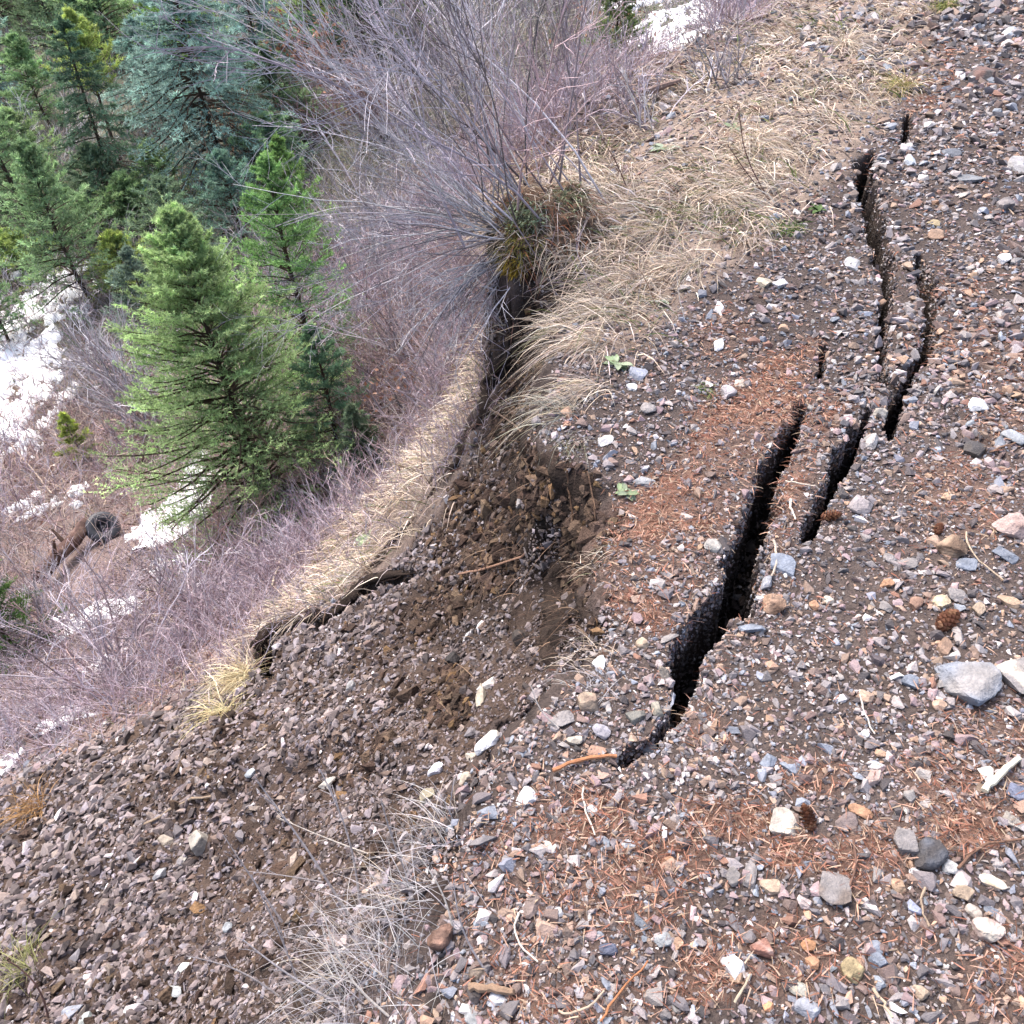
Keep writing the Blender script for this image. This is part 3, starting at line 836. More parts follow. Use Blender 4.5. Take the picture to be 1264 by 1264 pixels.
tree_px(160, 260, 90, 20, 110, lin(70, 98, 80, .52), lin(110, 140, 110, .55), 'dull green spruce left of the large blue-green spruce', kind='spruce', nb=110, ntw=14, nn=14)
tree_px(150, 200, 40, 20, 100, Y1, Y2, 'yellow-green pine with a bare lower stem at upper left', kind='pine', nb=80, ntw=12, nn=16, bare=.45)
tree_px(45, 300, -20, 40, 90, D1, D2, 'dark green fir cut by the left edge of the photo', nb=110, ntw=12, nn=14)
tree_px(100, 130, 60, -60, 90, lin(84, 108, 84, .55), lin(130, 150, 110, .55), 'tall thin green fir at the top left corner', nb=90, ntw=12, nn=12, depth=27.)
tree_px(240, 110, 200, -60, 100, lin(96, 130, 60, .6), lin(140, 178, 84, .6), 'bright green pine rising behind the large blue-green spruce', kind='pine', nb=100, ntw=12, nn=14, bare=.15)
tree_px(330, 120, 270, -50, 110, B1, B2, 'blue-green spruce right of the bright green pine', kind='spruce', nb=120, ntw=14, nn=14)
tree_px(350, 180, 320, 60, 90, lin(70, 95, 72, .5), lin(112, 138, 104, .55), 'dark green fir below the brown-leaved shrub', nb=80, ntw=14, nn=14)
tree_px(450, 80, 430, -60, 110, lin(48, 72, 52, .5), lin(84, 116, 80, .52), 'dark green conifer at the top, left of the mauve shrub stems', nb=110, ntw=14, nn=14)
tree_px(390, 60, 350, -70, 100, Y1, Y2, 'yellow-green fir behind the brown-leaved shrub at the top', nb=90, ntw=12, nn=12)
tree_px(160, 350, 120, 290, 70, Y1, Y2 , 'squat yellow-green fir between the slim fir and the brightest fir', nb=70, ntw=12, nn=14)
tree_px(105, 565, 95, 510, 40, Y1, lin(176, 190, 96, .6), 'tiny yellow-green fir seedling beside the snow', nb=40, ntw=8, nn=14)
tree_px(25, 800, -20, 610, 110, lin(60, 92, 50, .55), lin(110, 142, 76, .56), 'dark green fir at the left edge below the log', nb=110, ntw=14, nn=16)
tree_px(760, 130, 740, -40, 90, lin(88, 108, 70, .5), lin(130, 150, 90, .55), 'green fir showing behind the top of the big bare shrub', nb=80, ntw=12, nn=12, depth=11.)
tree_px(520, 60, 505, -40, 70, lin(80, 104, 66, .5), lin(124, 146, 88, .55), 'mid green fir behind the shrub stems near the top', nb=70, ntw=12, nn=12, depth=20.)
tree_px(60, 60, 20, -90, 90, D1, D2, 'distant dark fir in the top left corner behind the thin fir', nb=80, ntw=12, nn=12, depth=31.)
tree_px(30, 200, -10, 60, 80, B1, B2, 'grey-green spruce at the left edge above the dark fir', kind='spruce', nb=80, ntw=12, nn=12, depth=24.)
tree_px(270, 20, 250, -90, 80, D1, D2, 'distant dark fir at the top between pine and spruce', nb=80, ntw=10, nn=12, depth=33.)


tree_px(70, 420, 40, 300, 90, G1, Y2, 'loose green fir at the top edge of the big snow patch', nb=70, ntw=12, nn=14, depth=17.)
tree_px(200, 420, 175, 300, 90, lin(90, 112, 96, .55), lin(140, 160, 140, .58), 'grey-green young fir against the left shoulder of the brightest fir', nb=70, ntw=12, nn=14)
tree_px(140, 130, 120, -30, 90, B1, D2, 'dull blue-green fir between yellow pine and bright green pine', nb=90, ntw=12, nn=14, depth=26.)
tree_px(185, 90, 150, -60, 90, D1, D2, 'dark fir behind the left side of the large blue-green spruce', nb=90, ntw=12, nn=14, depth=28.)
tree_px(300, 300, 262, 190, 100, B1, lin(130, 165, 140, .56), 'blue-green fir with pale spiky leaders between the spruce and the brightest fir', nb=80, ntw=12, nn=14)
tree_px(380, 330, 345, 170, 110, G1, lin(140, 176, 100, .6), 'fresh green fir just right of the dark gap, behind the brightest fir', nb=110, ntw=14, nn=14)
tree_px(390, 130, 372, 20, 80, B1, D2, 'dark blue-green fir under the brown-leaved shrub at the top', nb=80, ntw=12, nn=12, depth=22.)
tree_px(490, 40, 470, -70, 80, D1, D2, 'dark fir at the top edge beside the mauve thicket', nb=80, ntw=12, nn=12, depth=27.)
tree_px(10, 420, -30, 300, 70, D1, D2, 'small dark fir at the left edge above the snow', nb=70, ntw=12, nn=12)
tree_px(10, 140, -25, 0, 80, D1, B2, 'dark green fir on the left edge under the top corner', nb=80, ntw=12, nn=12, depth=26.)
tree_px(340, 30, 320, -90, 90, lin(80, 104, 66, .5), D2, 'deep green fir at the top above the small brown-leaved shrub', nb=80, ntw=12, nn=12, depth=30.)
tree_px(210, 250, 195, 170, 60, D1, G2, 'small green fir low in front of the large blue-green spruce', nb=60, ntw=12, nn=12)

for (ub, vb, ut, vt, wd_, ca, cb, lb, kd, dp) in [
    (60, 260, 30, 130, 90, D1, G2, 'mid green fir between the far left edge and the yellow-green pine', 'fir', 19.),
    (120, 330, 100, 230, 70, G1, D2, 'low green fir right of the slim fir above the snow', 'fir', 16.5),
    (165, 330, 140, 170, 80, D1, lin(140, 160, 130, .6), 'green fir with greyish tips under the dull green spruce', 'fir', 18.),
    (215, 190, 185, 20, 110, B1, B2, 'blue-green spruce touching the left side of the largest spruce', 'spruce', 21.),
    (250, 160, 235, 0, 100, B1, B2, 'second blue-green spruce top directly behind the largest one', 'spruce', 24.),
    (330, 200, 305, 60, 90, lin(60, 82, 70, .5), B2, 'dark spruce in the gap right of the largest spruce', 'spruce', 20.),
    (380, 210, 365, 110, 80, D1, D2, 'small dark fir at the left edge of the mauve thicket', 'fir', 19.),
    (420, 40, 405, -60, 90, D1, lin(110, 136, 90, .55), 'dark fir filling the top edge above the brown-leaved shrub', 'fir', 24.),
    (20, 60, -10, -70, 100, G1, D2, 'green fir in the extreme top left corner', 'fir', 29.),
    (100, 60, 85, -80, 90, B1, D2, 'grey-green fir top behind the yellow-green pine', 'fir', 31.),
    (180, 10, 165, -100, 90, G1, D2, 'green fir at the top edge left of the bright green pine', 'fir', 34.),
    (225, 40, 215, -80, 90, B1, D2, 'dark grey-green fir at the top edge behind the bright green pine', 'fir', 33.),
    (300, 20, 290, -80, 90, B1, D2, 'blue-grey fir at the top edge near the centre left', 'fir', 33.),
    (-20, 330, -40, 170, 90, D1, D2, 'dark fir half outside the left edge above the snow', 'fir', 17.),
    (265, 380, 250, 300, 70, lin(100, 120, 100, .55), lin(150, 168, 140, .6), 'pale grey-green sapling fir touching the top of the brightest fir', 'fir', 15.),
    (455, 590, 430, 500, 70, lin(90, 112, 90, .55), lin(130, 150, 120, .58), 'small dull fir right of the foot of the brightest fir', 'fir', None)]:
    tree_px(ub, vb, ut, vt, wd_, ca, cb, lb, kind=kd, depth=dp, nb=90, ntw=12, nn=13)

for (ub, vb, ut, vt, wd_, ca, cb, lb, dp) in [
    (140, 60, 120, -60, 100, G1, G2, 'fresh green fir at the top between the grey-green fir and the bright green pine', 25.),
    (60, 150, 40, 40, 80, G1, D2, 'green fir low behind the bare stem of the yellow-green pine', 22.),
    (0, 250, -20, 120, 80, B1, D2, 'grey-green fir cut by the left edge beside the mid green fir', 18.5),
    (250, 60, 262, -60, 90, G1, Y2, 'yellowish-green fir at the top edge between two blue-green spruces', 27.),
    (355, 250, 330, 140, 90, B1, D2, 'muted green fir above the fresh green fir, under the dark gap', 17.5),
    (180, 300, 170, 210, 70, D1, G2, 'small bright-tipped fir under the trunk of the yellow-green pine', 17.)]:
    tree_px(ub, vb, ut, vt, wd_, ca, cb, lb, depth=dp, nb=80, ntw=12, nn=13)

# ------------------------------------------------------------------ bare shrubs
def shrub(base, n, L, dirs, rad, cols, label, cat='shrub', name='bare_shrub', nch=(5, 4), wander=.10, grav=0., parts=True, K=8, group=None, spread=.45, base_r=.08):
    root = empty(name, base, label, cat, group)
    d = dirs(n)
    b = rng.normal(0, base_r, (n, 3)) * np.array([1, 1, .25])
    LL = L * rng.uniform(.55, 1.05, n)
    P = grow(b, d, LL, K, wander, grav)
    r0 = rad * rng.uniform(.6, 1.2, n)
    c = pick(cols, np.ones(len(cols)), n, .2)
    mb = MB(); add_tubes(mb, P, r0[:, None] * np.linspace(1.1, .3, K)[None], c, 5)
    mb.build('stem', M_WOOD, root, True)
    tw = MB()
    C, i = children(P, nch[0], .2, spread, .42, 5, wander * 1.3)
    add_tubes(tw, C, (r0[i] * .45)[:, None] * np.linspace(1, .4, 5)[None], c[i] * 1.1, 3)
    if nch[1]:
        C2, i2 = children(C, nch[1], .15, spread, .5, 4, wander * 1.3)
        add_tubes(tw, C2, (r0[i][i2] * .28)[:, None] * np.linspace(1, .5, 4)[None], c[i][i2] * 1.2, 3)
    tw.build('twigs', M_WOOD, root)
    return root

def fan(center, sx, sy=None, sz=None):
    center = np.array(center, float); s = np.array([sx, sy if sy is not None else sx, sz if sz is not None else sx * .6])
    return lambda n: unit(center + rng.normal(0, 1, (n, 3)) * s)

MAUVE = [lin(160, 150, 156, .78), lin(182, 172, 180, .82), lin(134, 122, 126, .7), lin(198, 190, 198, .84), lin(148, 130, 132, .72)]  # mauve twigs, colours raised to offset self-shadow and imitate haze
DARKT = [lin(128, 118, 120, .66), lin(94, 83, 84, .5), lin(140, 128, 130, .62)]
GREYT = [lin(186, 182, 186, .8), lin(160, 157, 161, .74), lin(206, 202, 205, .84), lin(138, 131, 135, .66)]

pc = at_z(672, 262, .02)
clump_c = at_depth(np.array(672.), np.array(283.), np.array(3.72))
shrub(clump_c + np.array([0, .12, .05]), 34, 1.9, fan((-.36, .30, 1), .36, .34, .22), .0050, DARKT[:1] + DARKT[2:] + MAUVE + GREYT, 'big leafless shrub with dark stems fanning up from the overhanging turf clump', nch=(11, 8), base_r=.17, wander=.11)
shrub(clump_c + np.array([-.16, .05, -.02]), 48, 1.2, fan((-.95, .05, .35), .28, .34, .38), .0034, GREYT, 'grey leafless branches spreading left and sagging from under the turf clump', nch=(6, 5), grav=-.035, base_r=.06)
shrub(clump_c + np.array([-.17, -.04, -.10]), 34, .75, fan((-.75, -.25, -.35), .3, .3, .35), .0036, GREYT + DARKT[:1], 'tangle of thin dark branches hanging down the outside of the scarp edge', nch=(5, 4), grav=-.08, base_r=.05)

def shrub_px(u, v, ht, n, spreadv, cols, label, rad=.010, depth=None, nch=(5, 4), **kw):
    if depth is None: P, t = hit1(u, v)
    else:
        P = at_depth(np.array(float(u)), np.array(float(v)), np.array(depth)); P[2] = hit_grid(P[:1], P[1:2])[0]; t = depth
    return shrub(P, n, ht, spreadv, rad, cols, label, nch=nch, base_r=.02 * t * .8, **kw)
shrub_px(480, 170, 2.6, 46, fan((-.15, 0, 1), .5), MAUVE, 'wide mauve leafless thicket behind the big shrub', .012)
shrub_px(560, 120, 2.8, 40, fan((0, 0, 1), .5), MAUVE, 'tall mauve leafless thicket at the top behind the dark stems', .012)
shrub_px(680, 90, 2.6, 40, fan((.1, 0, 1), .5), MAUVE + DARKT[:1], 'mauve leafless shrub at the top right of the dark stems', .011, depth=12.)
shrub_px(400, 170, 2.0, 34, fan((-.1, 0, 1), .55), [lin(170, 130, 120, .6), lin(150, 125, 125, .6)], 'pinkish leafless bush right of the dark conifers', .011)
shrub_px(470, 330, 2.0, 44, fan((-.1, 0, 1), .6), GREYT + MAUVE[:2], 'grey leafless bush between the firs and the turf clump', .009)
shrub_px(500, 430, 1.5, 34, fan((-.1, 0, 1), .6), MAUVE + GREYT, 'low grey-mauve bush beyond the grassy slope edge', .007)
shrub_px(190, 520, 1.9, 46, fan((-.1, 0, 1), .5), GREYT, 'dense grey leafless bush left of the brightest fir', .010)
shrub_px(140, 470, 1.6, 30, fan((-.3, 0, 1), .5), GREYT + [lin(120, 140, 110, .5)], 'smaller grey bush beside the large snow patch', .010)
shrub_px(345, 380, 1.7, 34, fan((.1, 0, 1), .5), GREYT + [lin(130, 150, 130, .5)], 'grey-green twiggy bush at the right shoulder of the brightest fir', .009)
shrub_px(70, 230, 2.2, 34, fan((0, 0, 1), .5), GREYT, 'pale grey bush among the firs at far left', .014)
shrub_px(290, 60, 2.4, 30, fan((0, 0, 1), .5), GREYT, 'pale grey bush among the firs near the top', .016, depth=25.)
shrub_px(80, 780, 1.2, 36, fan((0, 0, 1), .7), MAUVE, 'mauve leafless bush right of the dark fir at the left edge', .008)
shrub_px(150, 840, 1.1, 34, fan((0, 0, 1), .7), MAUVE + [lin(165, 140, 140, .6)], 'mauve leafless bush low on the slope above the rubble', .007)
shrub_px(300, 700, .9, 34, fan((0, 0, 1), .7), [lin(165, 130, 125, .6), lin(180, 160, 150, .6)], 'pinkish low bush below the brightest fir', .006)
shrub_px(900, 105, .4, 16, fan((-.1, 0, 1), .5), MAUVE + GREYT, 'small grey-mauve shrub on the grass verge near the snow', .006)
shrub_px(800, 160, .45, 14, fan((-.1, 0, 1), .5), MAUVE + GREYT, 'low mauve twigs on the verge right of the big shrub', .005)
shrub_px(255, 760, 1.1, 36, fan((-.1, 0, 1), .7), MAUVE, 'mauve leafless bush below the central snow patch', .007)

# brown leaved shrubs at the top
def leaf_shrub(u, v, ht, label, depth=None, n=22, nl=700):
    if depth is None: P, t = hit1(u, v)
    else:
        P = at_depth(np.array(float(u)), np.array(float(v)), np.array(depth)); P[2] = hit_grid(P[:1], P[1:2])[0]
        t = depth
    root = empty('leafy_shrub', P, label, 'shrub', 'brown-leaved shrubs')
    Q = grow(rng.normal(0, .1, (n, 3)) * [1, 1, .1], fan((-.1, 0, 1), .5)(n), ht * rng.uniform(.6, 1.1, n), 7, .12)
    mb = MB(); add_tubes(mb, Q, np.full((n, 1), .012) * np.linspace(1.1, .3, 7)[None], pick(GREYT, np.ones(4), n), 4)
    mb.build('stem', M_WOOD, root)
    k = rng.integers(3, 7, nl); j = rng.integers(0, n, nl)
    b = Q[j, k] + rng.normal(0, .10, (nl, 3))
    mb = MB()
    s = .0055 * t * rng.uniform(.6, 1.4, nl)
    d = unit(rng.normal(size=(nl, 3))); e = unit(np.cross(d, rng.normal(size=(nl, 3))))
    Vq = np.stack([b, b + (d * .5 + e * .32) * s[:, None], b + d * s[:, None], b + (d * .5 - e * .32) * s[:, None]], 1)
    mb.add(Vq.reshape(-1, 3), np.arange(nl * 4).reshape(-1, 4), np.repeat(pick([lin(180, 135, 112, .6), lin(150, 104, 80, .55), lin(200, 160, 135, .6)], [3, 3, 2], nl, .2), 4, 0))
    mb.build('leaves', M_LEAF, root)
leaf_shrub(385, 75, 1.9, 'brown-leaved shrub in front of the dark conifers at the top', 19.)
leaf_shrub(300, 165, 1.2, 'small brown-leaved shrub between the spruce and the grey bush', 18.)
leaf_shrub(450, 130, 1.4, 'rusty-leaved shrub at the edge of the mauve thicket', 17.)
leaf_shrub(740, 60, 1.3, 'rusty-leaved bush behind the shrub stems near the upper snow', 13., n=14, nl=350)
leaf_shrub(510, 500, .55, 'orange-brown dead fern tuft under the hanging branches', None, n=14, nl=260)

# thin saplings and stalks growing on the verge
def stalk(u, v, u2, v2, rad, col, label, name='dry_stalk', cat='stalk', n=1, jit=.0, twigs=3, group=None, bend=.06, flat=False):
    P, t = hit1(u, v)
    if flat:
        Q, _ = hit1(u2, v2); Q = Q + np.array([0, 0, .02])
    else:
        d = ray(u2, v2); k = t * .985; Q = CAM + d * k
        if Q[2] < hit_grid(Q[:1], Q[1:2])[0] + .01: Q[2] = hit_grid(Q[:1], Q[1:2])[0] + .03
    mb = MB()
    K = 9; s = np.linspace(0, 1, K)[:, None]
    for q in range(n):
        off = rng.normal(0, jit, 3)
        side = unit(np.cross(Q - P, fwd)) * rng.normal(0, bend) * np.linalg.norm(Q - P)
        L = (P + np.array([0, 0, .004])) * (1 - s) + (Q + off) * s + side * np.sin(s * math.pi) * .8
        add_tubes(mb, L[None], (rad * np.linspace(1.1, .45, K))[None], col * rng.uniform(.85, 1.15), 6)
        if twigs:
            C, i = children(L[None], twigs, .35, .4, .28, 4, .1)
            add_tubes(mb, C, np.full((len(C), 1), rad * .45) * np.linspace(1, .5, 4)[None], col, 4)
    o = mb.build(name, M_WOOD, None, False, origin=P)
    return tag(o, label, cat, group)
BR, PALE, GY = lin(120, 90, 84, .5), lin(205, 195, 185, .68), lin(165, 158, 160, .6)
stalk(948, 245, 912, 128, .0035, BR, 'taller of two brown stems rising from the straw grass', 'dry_stalk', twigs=4)
stalk(950, 248, 898, 178, .003, BR, 'shorter brown stem beside the taller one in the straw grass', 'dry_stalk', twigs=2)
stalk(776, 240, 742, 170, .0035, BR, 'reddish-brown sapling stem right of the turf clump', twigs=4)
stalk(720, 245, 716, 165, .003, BR, 'thin upright stem on top of the turf clump', twigs=3)
stalk(845, 395, 835, 330, .002, PALE, 'pale thin stalk in the verge grass above the rusty needles', twigs=0)
stalk(430, 1130, 318, 965, .0032, GY, 'long grey stalk crossing the rubble up to the left', twigs=4)
stalk(445, 1120, 395, 950, .0028, GY, 'grey branched stalk leaning over the rubble toward the slide hollow', twigs=5)
stalk(350, 1140, 275, 1030, .0025, GY, 'short grey stalk lower on the rubble, left of the long one', twigs=3)
stalk(420, 1240, 300, 1160, .0025, GY, 'grey stalk at the bottom reaching left over the rubble', twigs=3)
stalk(380, 1250, 310, 1080, .0022, GY, 'thin grey stalk rising from the bottom grass tuft', twigs=2)

stalk(470, 1060, 345, 1010, .0022, PALE, 'pale stalk lying level across the upper rubble toward the left', twigs=3)
stalk(500, 1075, 470, 985, .0022, GY, 'grey stalk standing out of the uppermost grey tuft', twigs=3)
stalk(560, 1150, 520, 1060, .002, PALE, 'pale stalk leaning left of the rust-brown crumbly lump', twigs=2)
stalk(600, 1200, 560, 1090, .002, GY, 'slender grey stalk above the curved twig', twigs=2)
stalk(345, 1230, 230, 1180, .0022, GY, 'grey stalk reaching the light rubble stone', twigs=3)
stalk(480, 1255, 400, 1130, .0022, PALE, 'pale stalk rising steeply from the bottom edge', twigs=4)
stalk(400, 1090, 300, 1075, .002, GY, 'thin level stalk crossing below the long grey stalk', twigs=2)
stalk(690, 900, 655, 845, .002, PALE, 'pale bent stalk over the grey flat slab', twigs=2)
stalk(60, 1255, 10, 1185, .003, BR, 'brown twig in the bottom left corner', twigs=3)

# sticks, roots and twigs lying about (flat, along the ground)
def stick(u, v, u2, v2, rad, col, label, name='stick', cat='stick', lift=.012, twigs=0, group=None):
    P, t = hit1(u, v); Q, _ = hit1(u2, v2)
    K = 9; s = np.linspace(0, 1, K)[:, None]
    L = P * (1 - s) + Q * s
    L[:, :2] += rng.normal(0, .01, 2) * np.sin(s * math.pi)
    g = hit_grid(L[:, 0], L[:, 1])
    ln = np.linspace(P[2], Q[2], K)
    L[:, 2] = np.maximum(ln, np.minimum(g, ln + .03)) + lift + rad * .5
    L += rng.normal(0, .0012, L.shape)
    mb = MB(); add_tubes(mb, L[None], (rad * (1.05 - .3 * s[:, 0]) * rng.uniform(.85, 1.15, K))[None], col, 7)
    if twigs:
        C, i = children(L[None], twigs, .3, .4, .3, 4, .1, 0)
        add_tubes(mb, C, np.full((len(C), 1), rad * .5) * np.linspace(1, .5, 4)[None], col, 4)
    return tag(mb.build(name, M_WOOD, None, False, origin=P), label, cat, group)
stick(567, 712, 672, 682, .005, lin(165, 130, 110, .6), 'pinkish-brown stick lying across the dark slide face', twigs=2)
stick(610, 660, 678, 622, .003, lin(160, 130, 110, .6), 'thin root above the pinkish-brown stick on the slide face', name='root', cat='root', twigs=2)
stick(580, 1221, 636, 1227, .0075, lin(150, 125, 105, .6), 'short thick curved bark-covered twig near the bottom')
stick(1212, 981, 1256, 940, .0065, lin(225, 215, 190, .75), 'cream splintered wood strip on the rusty needles at the right edge', name='wood_splinter', cat='splinter')
stick(1052, 1042, 1048, 1098, .0025, lin(120, 92, 80, .55), 'dark thin twig standing over the elongated grey-brown stone')
stick(975, 620, 981, 645, .0035, lin(215, 200, 185, .7), 'pale short twig between the two main cracks')
stick(968, 598, 1010, 608, .003, lin(205, 190, 175, .7), 'pale twig bridging toward the middle crack')
stick(955, 672, 952, 716, .0035, lin(190, 175, 160, .65), 'grey twig lying over the blue-grey slab by the widest crack')
stick(683, 955, 760, 938, .005, lin(180, 125, 90, .6), 'orange-brown twig pointing at the foot of the widest crack')
stick(720, 975, 735, 1035, .0022, PALE, 'pale straw stem below the foot of the widest crack', name='straw_stem', cat='stem')
stick(640, 1130, 664, 1190, .0022, PALE, 'white straw stem beside the orange-tan stone', name='straw_stem', cat='stem')
stick(1220, 562, 1262, 548, .003, lin(140, 110, 92, .55), 'brown twig at the right edge beside the dark slate chip')
stick(1190, 660, 1236, 720, .0022, lin(190, 172, 150, .62), 'thin pale bent stalk near the right edge above the tan stones')
stick(1060, 855, 1078, 910, .002, PALE, 'fine pale stem on the gravel below the tan stones', name='straw_stem', cat='stem')
stick(1140, 1100, 1144, 1148, .0022, lin(170, 150, 130, .6), 'thin upright straw right of the lilac stones at lower right', name='straw_stem', cat='stem')
stick(1075, 1225, 1098, 1258, .003, lin(190, 172, 150, .62), 'pale twig at the bottom below the mustard stone')
stick(690, 1250, 745, 1225, .0024, lin(190, 170, 150, .6), 'curved pale stem at the bottom among the needles', name='straw_stem', cat='stem')
stick(1180, 1075, 1262, 1040, .0028, lin(130, 100, 84, .55), 'brown twig reaching the right edge over the rusty needles')
stick(740, 1262, 800, 1190, .0022, lin(175, 120, 85, .6), 'rust-coloured thin twig near the bottom centre')
stick(905, 1240, 925, 1205, .0026, lin(185, 170, 150, .6), 'short grey splinter left of the white quartz stone')
stick(600, 505, 652, 545, .004, lin(120, 100, 88, .5), 'dark bent root at the upper lip of the slide', name='root', cat='root', twigs=2)
stick(700, 590, 712, 690, .003, lin(110, 84, 66, .5), 'thin root hanging down the headwall', name='root', cat='root', lift=.03, twigs=3)
stick(725, 590, 735, 660, .0025, lin(120, 94, 76, .5), 'finer root beside it at the deepest notch of the headwall', name='root', cat='root', lift=.03, twigs=3)
stick(180, 1020, 262, 985, .006, lin(165, 145, 125, .55), 'weathered grey-brown stick half buried in the rubble')

# ------------------------------------------------------------------ rocks
def ico(sub):
    bm = bmesh.new(); bmesh.ops.create_icosphere(bm, subdivisions=sub, radius=1)
    V = np.array([v.co[:] for v in bm.verts]); Fc = np.array([[v.index for v in f.verts] for f in bm.faces]); bm.free()
    return unit(V), Fc
ICO_V, ICO_F = ico(4)
def noise3(p, sc, seed):
    return (vnoise(p[:, 0] * sc + 3 * seed, p[:, 1] * sc, seed) + vnoise(p[:, 1] * sc + 7, p[:, 2] * sc + seed, seed + 1) + vnoise(p[:, 2] * sc, p[:, 0] * sc + 5, seed + 2)) / 1.5 - 1
def rock(u, v, wpx, hpx, col, label, seed, flat=.55, name='rock', col2=None, yaw=None, group=None, knob=0., cuts=11, cat='rock', lift=0.):
    r = np.random.default_rng(seed)
    P, t = hit1(u, v)
    n = unit(r.normal(size=(cuts + 4, 3))); n[:, 2] *= .8; n = unit(n)
    n[0] = (0.08, 0.05, 1); n[1] = (0, 0, -1)
    dd = r.uniform(.60, .92, len(n))
    dots = ICO_V @ n.T
    rad = np.min(np.where(dots > .05, dd / np.maximum(dots, .05), 1.6), 1)
    rad = np.minimum(rad, 1.15)
    V = ICO_V * rad[:, None]
    V = V * (1 + .03 * noise3(V, 4, seed) + (.02 + knob) * noise3(V, 9, seed + 5))[:, None]
    ext = V.max(0) - V.min(0)
    V = (V - (V.max(0) + V.min(0)) / 2) / ext
    sx = wpx / 1000 * t
    # the image height of a lying stone mixes its length away from the camera and its thickness
    el = math.atan2(1.6 - P[2], math.hypot(P[0], P[1]))
    sz = flat * min(sx, hpx / 1000 * t)
    sy = max((hpx / 1000 * t - sz * math.cos(el) * .6) / math.sin(el), sx * .35)
    V = V * np.array([sx, sy, sz])
    N = normals(np.array([P[0]]), np.array([P[1]]), .04)[0]; N = unit(N * .8 + np.array([0, 0, .2]) + r.normal(0, .08, 3))
    a = (yaw if yaw is not None else r.uniform(-.35, .35)) - math.atan2(P[0], P[1])
    T = np.array([math.cos(a), math.sin(a), 0.]); T = unit(T - (T @ N) * N); B = np.cross(N, T)
    W = V[:, :1] * T + V[:, 1:2] * B + V[:, 2:] * N
    mix = sstep(-.15, .3, noise3(V / max(sx, .01), 3, seed + 9))[:, None]
    c2 = col * .75 if col2 is None else col2
    C = np.asarray(col) * (1 - mix) + np.asarray(c2) * mix
    o = build(name, W, [ICO_F], C, M_ROCK)
    o.location = tuple(P + N * sz * (.28 + lift))
    return tag(o, label, cat, group)

